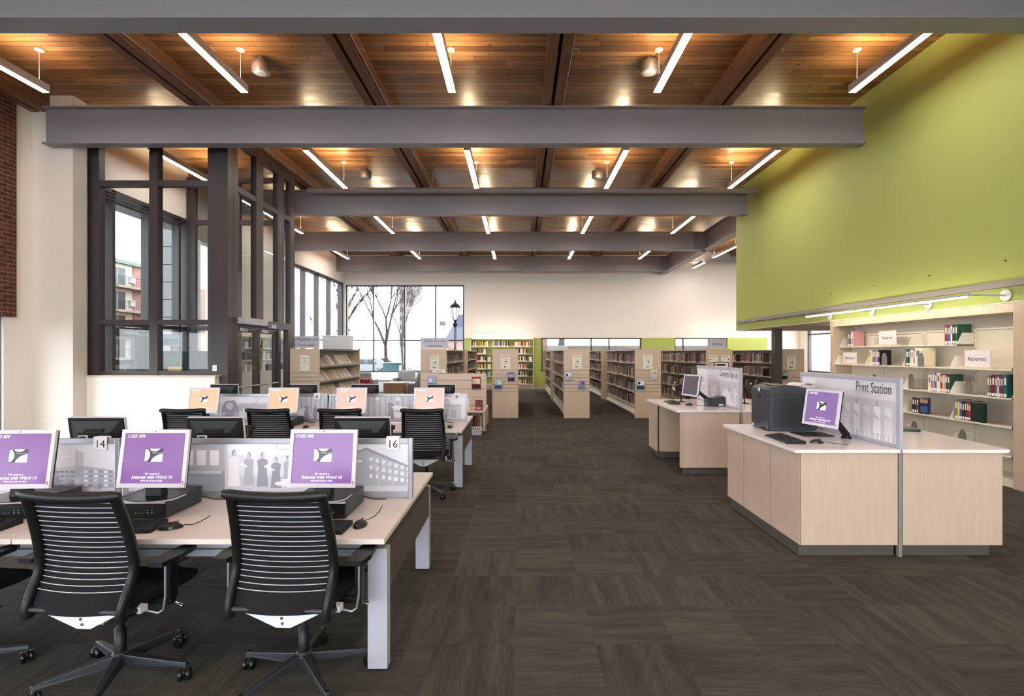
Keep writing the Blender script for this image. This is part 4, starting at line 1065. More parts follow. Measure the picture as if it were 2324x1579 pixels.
SHZ = {1: 1.825, 2: 1.49, 3: 1.125, 4: .76, 5: .39}
SHX = {1: .10, 2: .0, 3: .0, 4: .0, 5: .0}
for k, z in SHZ.items():
    for i in range(4):
        if k == 1 and i == 0: continue
        y0, y1 = SEC[i]+.003, SEC[i+1]-.003
        b = MB(); x = SHX[k]
        b.box(x, .37, y0, y1, z-.018, z, cream_steel)
        b.build('shelf', t, .002)
        for yy in (y0, y1-.003):
            b = MB(); b.prism([(x, z-.018), (x+.005, z+.012), (x+.085, z+.17), (.37, z+.17), (.37, z-.018)], yy, yy+.003, cream_steel, 'y'); b.build('shelf_bracket', t)
def RB(k, py_start, items, grp_label):
    """row of reserve books; y runs from the far end (high y) towards the camera"""
    z = SHZ[k]; y = py_start
    for i, (c, th, h, dx) in enumerate(items):
        y -= th
        lb = '%s book, %s from the far end, %s' % (c, ORD[i], grp_label)
        book(6.2+SHX[k]+.03, y, z+.001, dx, th-.001, h, c, lb, 'books in the reserve bookcase')
    return y
RB(1, 10.10, [('navy', .03, .27, .19), ('white', .014, .26, .19), ('dark green', .05, .27, .2), ('lavender', .05, .29, .2), ('pink', .03, .28, .2)], 'upper reserve shelf by the maple panel')
yy = RB(1, 7.80, [('red', .05, .29, .2), ('blue', .03, .28, .2), ('purple', .028, .28, .2), ('white', .03, .27, .2), ('dark green', .05, .29, .22), ('green', .04, .29, .2)], 'upper reserve shelf by the empty bay')
RB(2, 9.32, [('cream', .05, .26, .2), ('yellow', .025, .25, .2), ('grey', .04, .26, .2), ('purple', .035, .27, .2), ('lavender', .03, .26, .2), ('grey', .05, .26, .2), ('black', .03, .26, .2)], 'second reserve shelf, Reference sign side')
RB(2, 8.45, [('teal', .06, .27, .2), ('dark green', .03, .27, .2), ('cream', .035, .26, .2), ('white', .035, .26, .2), ('tan', .035, .26, .2), ('white', .13, .29, .2), ('cream', .03, .28, .2)], 'second reserve shelf, middle cluster')
RB(3, 7.99, [('white', .06, .24, .2), ('orange', .03, .29, .2), ('pale blue', .04, .29, .2), ('purple', .035, .28, .2), ('white', .07, .28, .2), ('red', .035, .27, .2), ('yellow', .035, .25, .2), ('lavender', .03, .25, .2), ('maroon', .03, .27, .2), ('green', .04, .26, .2)], 'third reserve shelf, yellow spine cluster')
RB(3, 6.985, [('grey', .04, .28, .2), ('brown', .03, .28, .2), ('maroon', .05, .29, .2), ('purple', .035, .28, .2), ('white', .02, .26, .2), ('brown', .03, .28, .2), ('maroon', .03, .28, .2), ('teal', .055, .30, .2)], 'third reserve shelf, end cluster')
RB(4, 8.31, [('black', .05, .24, .19), ('navy', .04, .24, .19), ('brown', .04, .24, .19)], 'fourth reserve shelf by the screen')
def atlas(b, dx, th, h):
    b.box(-.001, 0, .005, th-.005, h*.72, h*.95, BC['tan']); b.box(-.0012, 0, .01, th-.02, .03, h*.5, BC['blue'])
book(6.23, 7.99, .761, .03, .165, .235, 'navy', 'blue and orange atlas facing out on the fourth shelf', 'books in the reserve bookcase', cover=atlas, lab=False)
RB(4, 7.50, [('grey', .05, .28, .2), ('yellow', .035, .25, .2), ('blue', .04, .27, .2), ('black', .04, .26, .2), ('maroon', .04, .27, .2), ('brown', .03, .27, .2), ('red', .03, .25, .2)], 'fourth reserve shelf, broad green cluster')
book(6.225, 7.03, .761, .05, .19, .265, 'dark green', 'broad dark green volume closing the fourth shelf cluster', 'books in the reserve bookcase', lab=False)
# bookends
def bookend(x, y, z, label, h=.14):
    b = MB(); pts = [(-.065, 0), (.065, 0), (.065, h*.62), (.03, h), (-.03, h), (-.065, h*.62)]
    b.prism([(p[0], p[1]) for p in pts], 0, .003, mat('grey_bookend', (120, 112, 110), .5), 'x', Matrix.Identity(4)); b.box(0, .10, -.06, .06, 0, .002, MATS['grey_bookend'])
    tag(b.build('bookend', loc=(x, y, z)), label, 'bookend', 'grey steel bookends')
bookend(6.30, 9.30, 1.126, 'grey bookend standing alone on the third shelf above the Print Station screen', .2)
bookend(6.30, 8.43, 1.126, 'tall grey bookend on the third shelf at the start of the middle bay', .24)
bookend(6.33, 8.40, .391, 'grey bookend on the fifth shelf close to the black device', .22)
bookend(6.30, 7.45, .391, 'grey bookend on the fifth shelf under the green volume', .22)
bookend(6.22, 8.93, 1.491, 'grey arched bookend closing the purple cluster on the second shelf', .21)
bookend(6.22, 8.12, 1.491, 'grey arched bookend before the white binder on the second shelf', .21)
bookend(6.30, 7.35, 1.126, 'dark bookend behind the third shelf bracket after the yellow spine', .19)
def shelf_sign(word, x, y, z, w, h, label, s=1.0):
    t = thing('shelf_sign', label, 'sign', (x, y, z), group='signs in the reserve bookcase')
    b = MB(); b.box(-.03, .05, -w/2-.05, w/2+.05, 0, .022, maple_x); b.build('foot', t, .002)
    b = MB(); b.box(0, .012, -w/2, w/2, .018, h, mat('sign_acrylic', (224, 218, 220), .3)); p = b.build('plate', t, .002)
    b = MB(); b.text(word, .075*s, ink, face_to((-.0012, 0, h*.52), (0, -1, 0), (0, 0, 1))); b.build('lettering', p)
shelf_sign('Reserves', 6.36, 9.06, 1.826, .42, .26, 'white Reserves sign on the uppermost shelf', .9)
shelf_sign('Reference', 6.27, 9.95, 1.491, .40, .22, 'pale Reference sign on the second shelf by the maple panel', .85)
shelf_sign('Reserves', 6.26, 7.17, 1.491, .40, .245, 'large pale Reserves sign on a wooden foot, near the picture edge', 1.05)

# tube light over the reserves
tube_m = mat('tube_diffuser', (255, 252, 240), .5, emit=(255, 244, 214), strength=LAMP_SHELF)
t = thing('tube_light', 'long thin tube light held out from the green wall above the reserve bookcase', 'wall light', (5.71, 6.66, 2.41))
b = MB(); b.tube([(0, 0, .026), (0, 3.78, .026)], .017, alu_paint, 10); b.build('housing', t)
b = MB(); b.tube([(0, .02, 0.008), (0, 3.76, 0.008)], .013, tube_m, 10); b.build('lamp', t)
for yy in (.0, 1.26, 2.52, 3.76):
    b = MB(); b.tube([(0, yy, .026), (.476, yy, .026)], .011, alu_paint, 8); b.tube([(0, yy-.02, .03), (-.0, yy, .055)], .008, alu_paint, 6); ar = b.build('arm', t)
    b = MB(); b.lathe([(.075, 0), (.075, .012)], white_plastic, M=Matrix.Translation((.476, yy, .026)) @ Matrix.Rotation(R(-90), 4, 'Y'), n=24); b.build('wall_plate', ar)
# small fixings on the green wall
for i, (px, py) in enumerate(((1887, 667), (1985, 648), (2110, 625), (2283, 591))):
    yv = 6.2*F/(px-1178); b = MB(); b.ell((0, 0, 0), (.012, .012, .012), kick, 8, 5)
    tag(b.build('wall_fixing', loc=(6.192, yv, EYE+(801-py)*yv/F)), 'tiny screw fixing in the green wall above the grey strip', 'fixing', 'screw fixings in the green wall')

# ================================================================== SHELVING RANGES
RBC = [mat('range_book_%d' % i, c, .6, spec=.3) for i, c in enumerate(((110, 84, 70), (168, 144, 124), (128, 118, 112), (96, 62, 60), (60, 52, 50), (196, 180, 158), (164, 122, 112), (144, 132, 122), (84, 70, 62), (206, 196, 184), (70, 74, 90), (150, 128, 108), (98, 104, 88), (134, 96, 84), (140, 146, 152)))]
RZ = [1.435, 1.055, .67, .305]
mass = MB()
steel_shelf = mat('taupe_steel_shelf', (178, 164, 150), .5)
bk_grey = mat('bookend_taupe', (120, 108, 100), .5)
def range_unit(xc, y0, y1, label, near_end=True, faces=(-1, 1), w=.68, group='double-faced book ranges', sign=True, books=True):
    t = thing('book_range', label, 'bookshelf', (xc, y0, 0), group=group)
    L = y1-y0; hw = w/2
    for nm, a, e in (('end_panel', 0, .03), ('end_panel', L-.03, L)):
        b = MB(); b.box(-hw, hw, a, e, 0, 1.805, maple_dark)
        if a == 0:
            for k in range(7): b.box(-hw-.0005, hw+.0005, -.0008, .0, 1.24-k*.092, 1.246-k*.092, ink)
        b.build(nm, t, .002)
    b = MB(); b.box(-.02, .02, .03, L-.03, 0, 1.78, steel_shelf); b.build('spine_panel', t)
    b = MB(); b.box(-hw+.01, hw-.01, .03, L-.03, 1.765, 1.785, steel_shelf); b.build('canopy', t)
    b = MB(); b.prism([(-hw+.06, 0), (hw-.06, 0), (hw-.02, .10), (-hw+.02, .10)], .03, L-.03, steel_shelf, 'y'); b.build('base', t)
    for f in faces:
        ns = max(1, round(L/.93))
        for z in RZ + [.10]:
            b = MB(); b.box(min(f*.02, f*(hw-.02)), max(f*.02, f*(hw-.02)), .03, L-.03, z-.02, z, cream_steel if z > .2 else steel_shelf); b.build('shelf', t)
        b = MB(); b.prism([(f*(hw-.015), .095), (f*(hw-.11), .27), (f*(hw-.118), .27), (f*(hw-.023), .09)][::f], .03, L-.03, cream_steel, 'y'); b.build('sloped_base_shelf', t)
        for i in range(1, ns):
            b = MB(); yy = .03+(L-.06)*i/ns; b.box(min(f*.02, f*.06), max(f*.02, f*.06), yy-.02, yy+.02, .1, 1.76, steel_shelf); b.build('upright', t)
        if not books: continue
        for z in RZ:
            for i in range(ns):
                a = .03+(L-.06)*i/ns+.01; e = .03+(L-.06)*(i+1)/ns-.01
                fill = rnd.uniform(.62, .97); q = a if f < 0 else a
                lim = a+(e-a)*fill
                while q < lim-.05:
                    th = rnd.uniform(.022, .05); h = rnd.uniform(.20, .275); c = rnd.choice(RBC)
                    xs = xc+f*(hw-.05-rnd.uniform(0, .02))
                    mass.box(min(xs, xs-f*.17), max(xs, xs-f*.17), y0+q, y0+q+th-.002, z, z+h, c)
                    if rnd.random() < .85: mass.box(min(xs, xs+f*.001), max(xs, xs+f*.001), y0+q+.004, y0+q+th-.006, z+.012, z+.04, paper)
                    q += th
                xs = xc+f*(hw-.04)
                mass.box(min(xs, xs-f*.12), max(xs, xs-f*.12), y0+q, y0+q+.003, z, z+.20, bk_grey)
    return t
ECX = [-2.235, -.36, 1.503, 3.368, 5.235, 7.11]
nm = ['range under the DVDs sign', 'range before the green bookcase', 'second range from the green bookcase', 'third range, nearest the counter end', 'range carrying the Catalog sign', 'range behind the black column']
for i, x in enumerate(ECX):
    yend = 18.35 if i != 1 else 18.35
    range_unit(x, 13.7, yend, 'maple-ended double-faced book ' + nm[i].replace('third range, nearest the counter end', 'range with the blue and white leaflet on its end'), faces=(1,) if i == 0 else ((-1, 1) if i == 1 else (-1,)))
for i, x in enumerate(ECX):
    if i in (1,): continue
    range_unit(x, 19.35, 23.6, 'far maple-ended book range standing behind the ' + nm[i].replace('third range, nearest the counter end', 'range with the leaflet'), faces=(1,) if i == 0 else (-1,), group='far book ranges by the back wall')

# end-panel signs with arrows, and brochure holders
def arrow(b, x, z, s, d, y=-.0008):
    b.box(x-s*.5, x+s*.5, y, 0, z-s*.07, z+s*.07, ink); b.poly([(x+d*s*.6, y-.0002, z), (x+d*s*.15, y-.0002, z+s*.35), (x+d*s*.15, y-.0002, z-s*.35)], ink)
def end_sign(x, y, zc, w, h, head, mode, label):
    t = thing('shelf_end_sign', label, 'sign', (x, y, zc), group='signs on the range ends')
    b = MB(); b.box(-w/2, w/2, -.012, -.001, -h/2, h/2, mat('sign_ivory', (222, 216, 200), .5)); p = b.build('plate', t, .001)
    b = MB(); y = -.0128
    def tx(s, sz, xx, z): b.text(s, sz, ink, face_to((xx, y, z), (1, 0, 0), (0, 0, 1)))
    T = Matrix.Translation((0, -.0122, 0))
    if mode == 'two':
        tx(head, .042, 0, h*.39); tx('000 - 299', .030, 0, h*.20); tx('300 - 599', .030, 0, -h*.14)
        for az, ad in ((h*.02, 1), (-h*.34, -1)):
            k = MB(); arrow(k, 0, az, .08, ad); q = MB(); q.add(k.v, k.f, ink, M=T); q.build('arrow', p)
    elif mode == 'left' or mode == 'right':
        tx(head, .036, 0, h*.30); k = MB(); arrow(k, -w*.28 if mode == 'left' else w*.28, -h*.15, .07, -1 if mode == 'left' else 1); q = MB(); q.add(k.v, k.f, ink, M=T); q.build('arrow', p); tx('600s', .03, w*.15 if mode == 'left' else -w*.15, -h*.15)
    else:
        for i, s in enumerate(head.split('|')): tx(s, .034, 0, h*.30-i*.05)
    b.build('lettering', p)
end_sign(wx(986.5, 13.68), 13.69, 1.45, .25, .38, 'Nonfiction', 'two', 'ivory arrow sign on the range end below the DVDs sign')
end_sign(wx(1147, 13.68), 13.69, 1.47, .25, .38, 'Nonfiction', 'two', 'ivory arrow sign on the range end before the green bookcase')
end_sign(wx(1309.5, 13.68), 13.69, 1.47, .25, .38, 'Nonfiction', 'two', 'ivory arrow sign on the range end beside the central aisle')
end_sign(wx(1470.5, 13.68), 13.69, 1.47, .25, .38, 'Nonfiction', 'two', 'ivory arrow sign on the range end above the blue and white leaflet')
end_sign(wx(1619, 13.68), 13.69, 1.56, .22, .18, 'Nonfiction', 'left', 'small ivory sign with a single arrow under the Catalog sign, first of two')
end_sign(wx(1646.5, 13.68), 13.69, 1.56, .22, .18, 'Nonfiction', 'right', 'small ivory sign with a single arrow under the Catalog sign, nearer the column')
end_sign(wx(1796, 13.68), 13.69, 1.45, .23, .36, 'Nonfiction', 'two', 'ivory arrow sign on the shaded range end behind the printer')
def top_sign(lines, x, y, w, h, label, z=1.81):
    t = thing('range_top_sign', label, 'sign', (x, y, z), group='grey signs on top of ranges')
    b = MB(); b.box(-w/2, w/2, 0, .012, .02, h, alu_paint); p = b.build('plate', t, .002)
    b = MB(); b.box(-w/2-.04, w/2+.04, -.03, .04, 0, .022, maple_x); b.build('foot', t)
    for i, s in enumerate(lines):
        b = MB(); b.text(s, .084, ink, face_to((0, -.0012, h*.5+(len(lines)-1)*.065-i*.13), (1, 0, 0), (0, 0, 1))); b.build('lettering', p)
top_sign(['DVDs, CDs, and', 'Audiobooks'], wx(986, 13.75), 13.8, .72, .29, 'grey DVDs, CDs, and Audiobooks sign on top of a range')
top_sign(['Catalog'], wx(1629, 13.75), 13.8, .50, .26, 'grey Catalog sign on top of the range behind the sign-up screen')
top_sign(['Magazines and', 'Newspapers'], wx(697, 12.05), 12.06, .56, .28, 'grey Magazines and Newspapers sign on the magazine rack')
def leaflet(px, py, Y, cols, label, w=.20, h=.27):
    t = thing('brochure_holder', label, 'leaflet holder', (wx(px, Y), Y, wz(py, Y)), group='leaflets in clear holders')
    b = MB(); b.box(-w/2, w/2, -.012, -.006, -h/2, h/2, BC[cols[0]])
    b.box(-w*.42, w*.42, -.0128, -.012, -h*.05, h*.34, BC[cols[1]]); b.box(-w*.46, w*.46, -.0128, -.012, -h*.42, -h*.14, BC[cols[2]])
    b.e = None
    b.poly([(-w*.2+w*.16*math.cos(2*PI*i/10), -.0134, h*.12+h*.14*math.sin(2*PI*i/10)) for i in range(10)][::-1], BC[cols[3]])
    b.build('leaflet', t)
    b = MB(); b.box(-w*.53, w*.53, -.003, 0, -h*.53, h*.45, clear_plastic); b.box(-w*.53, w*.53, -.03, -.028, -h*.53, -h*.1, clear_plastic); b.box(-w*.53, w*.53, -.03, 0, -h*.54, -h*.52, mat('acrylic_edge', (190, 196, 204), .2)); b.build('holder', t)
leaflet(1131, 871, 13.69, ('pale blue', 'white', 'blue', 'pale blue'), 'pale blue leaflet on the range end before the green bookcase', .19, .27)
leaflet(1160, 855, 13.69, ('purple', 'pale blue', 'maroon', 'lavender'), 'purple and red leaflet on the range end before the green bookcase', .17, .23)
leaflet(1290, 853, 13.69, ('lavender', 'white', 'white', 'black'), 'white leaflet with a black figure on the central range end', .17, .24)
leaflet(1320, 872, 13.69, ('lavender', 'purple', 'pale blue', 'pink'), 'lavender leaflet lower on the central range end', .17, .24)
leaflet(1454, 872, 13.69, ('pale blue', 'white', 'teal', 'black'), 'blue and white leaflet on the range end nearest the sign-up counter', .21, .28)
leaflet(1484, 850, 13.69, ('white', 'pink', 'white', 'cream'), 'whitish leaflet on the range end nearest the sign-up counter', .17, .24)
leaflet(1780, 851, 13.69, ('grey', 'pale blue', 'black', 'grey'), 'dark leaflet on the shaded range end behind the printer', .16, .22)
# framed notice on the Catalog range
b = MB(); Y = 13.69; b.box(wx(1621, Y), wx(1653, Y), Y-.02, Y-.004, wz(851, Y), wz(821, Y), kick); b.box(wx(1623, Y), wx(1651, Y), Y-.022, Y-.02, wz(850, Y), wz(823, Y), paper); b.box(wx(1625, Y), wx(1646, Y), Y-.0225, Y-.022, wz(830, Y), wz(825.5, Y), ink)
tag(b.build('notice'), 'framed white notice on the Catalog range end above the sign-up screen', 'notice')

# ---- low slat-wall display in front of the DVD range
t = thing('display_gondola', 'low maple slat-wall display with a book shelf at its foot beside the second desk', 'display unit', (-2.14, 11.4, 0))
b = MB(); b.box(0, 1.43, -.03, .03, 0, 1.255, maple)
for k in range(5): b.box(0.03, 1.40, -.031, -.030, 1.10-k*.178, 1.106-k*.178, ink)
b.build('slat_panel', t, .002)
b = MB(); b.box(.0, 1.43, -.62, .75, .475, .50, maple_x); b.box(0, .03, -.60, .73, .11, .475, maple); b.box(1.40, 1.43, -.60, .73, .11, .475, maple); b.box(0, 1.43, -.60, .73, .11, .13, maple_x); b.box(0, 1.4, -.02, .02, .13, .475, maple_dark); b.build('low_case', t, .002)
b = MB(); b.box(.05, 1.36, -.54, .68, 0, .11, alu_paint); b.build('base', t)
for i, c in enumerate(('red', 'cream', 'tan', 'maroon', 'black', 'maroon', 'brown', 'grey')):
    book(-1.14+i*.047, 10.84, .131, .17, .042, .26+.012*(i % 3), c, '%s book, %s in the row inside the low display case' % (c, ORD[i]), 'books in the low display case', face='-y')
leaflet(981, 866, 11.36, ('lavender', 'pale blue', 'blue', 'white'), 'lavender leaflet high on the low slat-wall display', .19, .27)
leaflet(1081, 869, 11.36, ('red', 'cream', 'black', 'pink'), 'red and black leaflet high on the low slat-wall display', .19, .27)
def cov(b, dx, th, h): b.box(.01, th-.01, -.0015, 0, h*.35, h*.9, BC['brown']); b.box(.02, th-.03, -.002, 0, h*.08, h*.3, BC['pink'])
book(wx(1079, 11.0), 11.0, .50, .03, .15, .22, 'maroon', 'brown paperback standing face out on the low display top', 'books on the low display top', face='-y', lab=False, cover=cov)
book(wx(1059, 11.0), 11.0, .50, .02, .055, .27, 'white', 'narrow white booklet standing on the low display top', 'books on the low display top', face='-y', lab=False)
b = MB(); b.box(-.17, .17, -.01, 0, 0, .09, paper); b.text('Quiet', .06, ink, face_to((0, -.0108, .045), (1, 0, 0), (0, 0, 1))); 
tag(b.build('paper_label', loc=(wx(969, 11.9), 13.685, wz(846, 13.68))), 'small white paper label on the range end at the low display top corner', 'label')
b = MB(); b.grid(lambda u, v: (-.25+.5*u, -.1+.3*v, .006+.02*math.sin(3*u+v)), 6, 3, paper); tag(b.build('loose_paper', loc=(-1.55, 11.45, 1.256)), 'loose white paper lying on top of the low slat-wall display', 'paper')

# ---- magazine rack
t = thing('magazine_rack', 'maple-ended magazine rack with sloping shelves beside the entrance box', 'magazine rack', (-4.905, 12.0, 0))
for a, e in ((0, .03), (3.03, 3.06)):
    b = MB(); b.box(-.335, .335, a, e, 0, 1.80, maple_dark)
    if a == 0:
        for k in range(8): b.box(-.336, .336, -.001, 0, 1.24-k*.092, 1.246-k*.092, ink)
    b.build('end_panel', t, .002)
b = MB(); b.box(-.02, .02, .03, 3.03, 0, 1.78, maple_dark); b.box(-.33, .33, .03, 3.03, 1.76, 1.80, dark_frame); b.build('spine_panel', t)
MRZ = [1.40, 1.04, .68, .32]
for z in MRZ:
    b = MB(); b.prism([(.335, z-.015), (.345, z-.015), (.345, z+.03), (.335, z+.03)], .03, 3.03, steel_shelf, 'y'); b.prism([(.10, z+.33), (.335, z), (.335, z-.015), (.09, z+.31)], .03, 3.03, steel_shelf, 'y'); b.prism([(.10, z-.02), (.335, z-.02), (.335, z-.045), (.10, z-.045)], .03, 3.03, dark_frame, 'y'); b.build('sloping_shelf', t)
mc = ['white', 'cream', 'tan', 'white', 'cream', 'grey']
for r, z in enumerate(MRZ[:3]):
    for k in range(9):
        y = 12.06+k*.332; c1, c2 = rnd.choice(mc), rnd.choice(['brown', 'grey', 'tan', 'white', 'grey'])
        b = MB(); h = .30; dx, dz = -.235*.9, .33*.9
        M = Matrix.Translation((-4.905+.334, y, z+.008)) @ Matrix(((1, 0, -.58, 0), (0, 1, 0, 0), (0, 0, .815, 0), (0, 0, 0, 1)))
        b.box(.0, .006, 0, .30, 0, .30, BC[c1], M); b.box(.006, .0065, .02, .08, .03, .24, BC[c2], M); b.box(.006, .0065, .12, .15, .02, .26, BC['grey'], M); b.box(.006, .0065, .19, .25, .06, .20, BC['tan'], M)
        tag(b.build('magazine'), '%s magazine, %s from the near end, %s sloping shelf of the rack' % (c1, ORD[k], ORD[r]), 'magazine', 'magazines in the rack')
end_sign(wx(692, 11.98), 11.99, 1.47, .22, .36, 'Magazines|and|Newspapers', 'txt', 'pale sign plate on the magazine rack end')
b = MB(); b.box(-.35, .35, -.2, .2, 0, .34, mat('pale_cabinet', (216, 218, 220), .4)); b.box(-.36, .36, -.21, .21, .34, .37, white_plastic); tag(b.build('storage_bin', bevel=.01, loc=(-4.9, 14.2, 1.80)), 'pale grey rounded bin on top of the magazine rack', 'bin')

# ---- green-backed bookcase on the back wall
t = thing('wall_bookcase', 'white wall bookcase with lime green back below the small wall light', 'bookcase', (-2.27, 24.48, 0))
W = 2.96
b = MB(); b.box(0, W, .30, .31, .24, 2.34, green_paint); b.build('back_panel', t)
for x in (0, W-.03): b = MB(); b.box(x, x+.03, 0, .31, 0, 2.42, cream_steel); b.build('side_panel', t)
b = MB(); b.box(0, W, 0, .31, 2.34, 2.42, cream_steel); b.build('top_rail', t)
b = MB(); b.box(0, W, .02, .31, 0, .22, steel_shelf); b.build('base', t)
WZ = [2.0, 1.66, 1.31, .96, .61, .245]
WX = [.03, 1.0, 1.965, 2.93]
for z in WZ:
    for i in range(3):
        b = MB(); b.box(WX[i]+.004, WX[i+1]-.004, 0, .30, z-.025, z, cream_steel); b.build('shelf', t)
wall_cols = ['navy', 'white', 'grey', 'black', 'cream', 'brown', 'pale blue', 'maroon', 'tan', 'white', 'green', 'pink', 'red', 'yellow']
for r, z in enumerate(WZ):
    for i in range(3):
        if i == 1 and r > 0: continue
        if i == 0 and r == 5: continue
        x = WX[i]+.03; k = 0
        if i == 0 and r > 0: x += .22
        lim = WX[i]+(.80 if r == 0 else .66)
        while x < lim and k < 17 and n_books < 292:
            th = rnd.uniform(.036, .055); h = rnd.uniform(.20, .27)
            cs = ['orange', 'red', 'white', 'orange', 'cream', 'pink', 'brown'] if (i == 2 and r == 0) else wall_cols
            c = rnd.choice(cs)
            book(-2.27+x, 24.53, z+.001, .17, th-.002, h, c, '%s book, %s in the %s bay, %s shelf of the green-backed bookcase' % (c, ORD[k], ('window-side', 'middle', 'aisle-side')[i], ORD[r]), 'books in the green-backed bookcase', face='-y')
            x += th; k += 1
        if r in (2, 3, 4) and n_books < 297:
            c = rnd.choice(['white', 'green', 'pale blue', 'cream']); book(-2.27+WX[i+1]-.20, 24.53, z+.001, .03, .15, .22, c, '%s book facing out, %s shelf, %s bay of the green-backed bookcase' % (c, ORD[r], ('window-side', 'middle', 'aisle-side')[i]), 'books in the green-backed bookcase', face='-y', lab=False)
t = thing('wall_tube_light', 'short tube light on the back wall above the green-backed bookcase', 'wall light', (-2.05, 24.05, 2.62))
b = MB(); b.tube([(0, 0, .02), (2.6, 0, .02)], .016, alu_paint, 8); b.build('housing', t)
b = MB(); b.box(0.02, 2.58, -.012, .012, -.006, .006, tube_m); b.build('lamp', t)
for x in (.2, 1.3, 2.4): b = MB(); b.tube([(x, 0, .02), (x, .75, .02)], .008, alu_paint, 6); b.build('arm', t)
t = thing('wall_tube_light', 'long tube light low on the back wall beyond the black column', 'wall light', (7.9, 24.05, 2.62))
b = MB(); b.tube([(0, 0, .02), (4.4, 0, .02)], .016, alu_paint, 8); b.build('housing', t)
b = MB(); b.box(0.02, 4.38, -.012, .012, -.006, .006, tube_m); b.build('lamp', t)
for x in (.2, 1.5, 2.9, 4.2): b = MB(); b.tube([(x, 0, .02), (x, .75, .02)], .008, alu_paint, 6); b.build('arm', t)
t = thing('wall_tube_light', 'unseen tube light added to brighten the bulkhead soffit beyond the reserve bookcase', 'wall light', (7.0, 11.2, 2.12))  # hidden upward lamp, added to lighten the white underside of the bulkhead
b = MB(); b.box(0, 2.2, -.02, .02, -.02, 0, alu_paint); b.box(.02, 2.18, -.3, -.02, -.012, -.004, alu_paint); b.build('housing', t)
b = MB(); b.box(0.02, 2.18, -.012, .012, 0.0, .01, tube_m); b.build('lamp', t)
mo = mass.build('books'); tag(mo, 'tightly packed brown, grey and tan books filling the double-faced maple ranges', 'books', kind='stuff')

# ================================================================== LOUNGE
sofa_f = mat('grey_sofa_fabric', (122, 124, 124), .85); cush_f = mat('pale_grey_cushion', (160, 162, 160), .8)
t = thing('sofa', 'grey upholstered sofa seen end-on beside the DVD range', 'sofa', (-4.30, 20.4, 0))
b = MB(); b.prism([(.10, 0), (.62, 0), (.62, .80), (.52, .93), (.42, .90), (.28, .52), (-.05, .46), (-.05, .12), (.10, .12)], 0, .14, sofa_f, 'y'); b.build('arm', t, .02)
b = MB(); b.prism([(-.05, .10), (.62, .10), (.62, .82), (.50, .84), (.36, .42), (-.05, .42)], .14, 1.9, sofa_f, 'y'); b.build('frame', t, .02)
for k in range(3):
    b = MB(); b.prism([(.18, .46), (.34, .44), (.52, .92), (.44, 1.0), (.34, .95)], .16+k*.58, .72+k*.58, cush_f, 'y'); b.build('back_cushion', t, .04, 3)
b = MB(); b.prism([(-.06, .40), (.30, .40), (.30, .52), (-.06, .52)], .14, 1.9, cush_f, 'y'); b.build('seat_cushion', t, .03)
t = thing('side_table', 'brown wooden box table standing against the sofa front', 'table', (-5.16, 19.95, 0))
b = MB(); b.box(0, .76, 0, .6, 0, .54, oak_table); b.build('body', t, .004); b = MB(); b.box(-.02, .79, -.02, .62, .54, .58, maple_x); b.build('top', t, .004)
def armchair(x, y, rz, lb):
    t = thing('armchair', lb, 'armchair', (x, y, 0), R(rz), group='grey lounge armchairs')
    b = MB(); b.box(-.33, .33, -.35, .30, .22, .45, cush_f); b.build('seat', t, .04, 3)
    b = MB(); b.prism([(.22, .30), (.40, .30), (.50, .92), (.40, .95), (.30, .88)], -.36, .36, sofa_f, 'x'); b.build('backrest', t, .04, 3)
    for s in (-1, 1): b = MB(); b.box(s*.40-.06, s*.40+.06, -.36, .40, .08, .62, sofa_f); b.build('arm', t, .03, 3)
    for sx in (-1, 1):
        for sy in (-1, 1): b = MB(); b.box(sx*.40-.02, sx*.40+.02, sy*.32-.02, sy*.32+.02, 0, .1, oak_table); b.build('leg', t)
armchair(-4.98, 22.9, 0, 'grey armchair with rounded back just behind the sofa')
armchair(-6.30, 21.4, 180, 'grey armchair next to the magazine rack, back to the window wall')
t = thing('low_cabinet', 'pale low table with dark edge between the armchairs', 'table', (-6.35, 23.0, 0))
b = MB(); b.box(0, .66, 0, .5, 0.0, .47, mat('pale_cabinet', (216, 218, 220), .4)); b.build('body', t, .01); b = MB(); b.box(-.03, .69, -.02, .52, .47, .50, dark_frame); b.build('top', t)
t = thing('seat_box', 'dark red box with white dots along its rim beside the magazine rack', 'box', (-5.42, 17.3, 0))
b = MB(); red = mat('red_board', (134, 30, 44), .6); b.box(0, .50, 0, .35, 0, .78, red); b.box(-.01, .51, -.01, .36, .78, .82, red); bx = b.build('body', t, .006)
b = MB()
for k in range(6): b.poly([(.06+k*.078+.014*math.cos(i*PI/4), -.002, .70+.014*math.sin(i*PI/4)) for i in range(8)][::-1], paper)
for k in range(6): b.prism([(.03+k*.08, .82), (.08+k*.08, .82), (.065+k*.08, .86), (.045+k*.08, .86)], .02, .33, red, 'y')
b.build('rim', t)

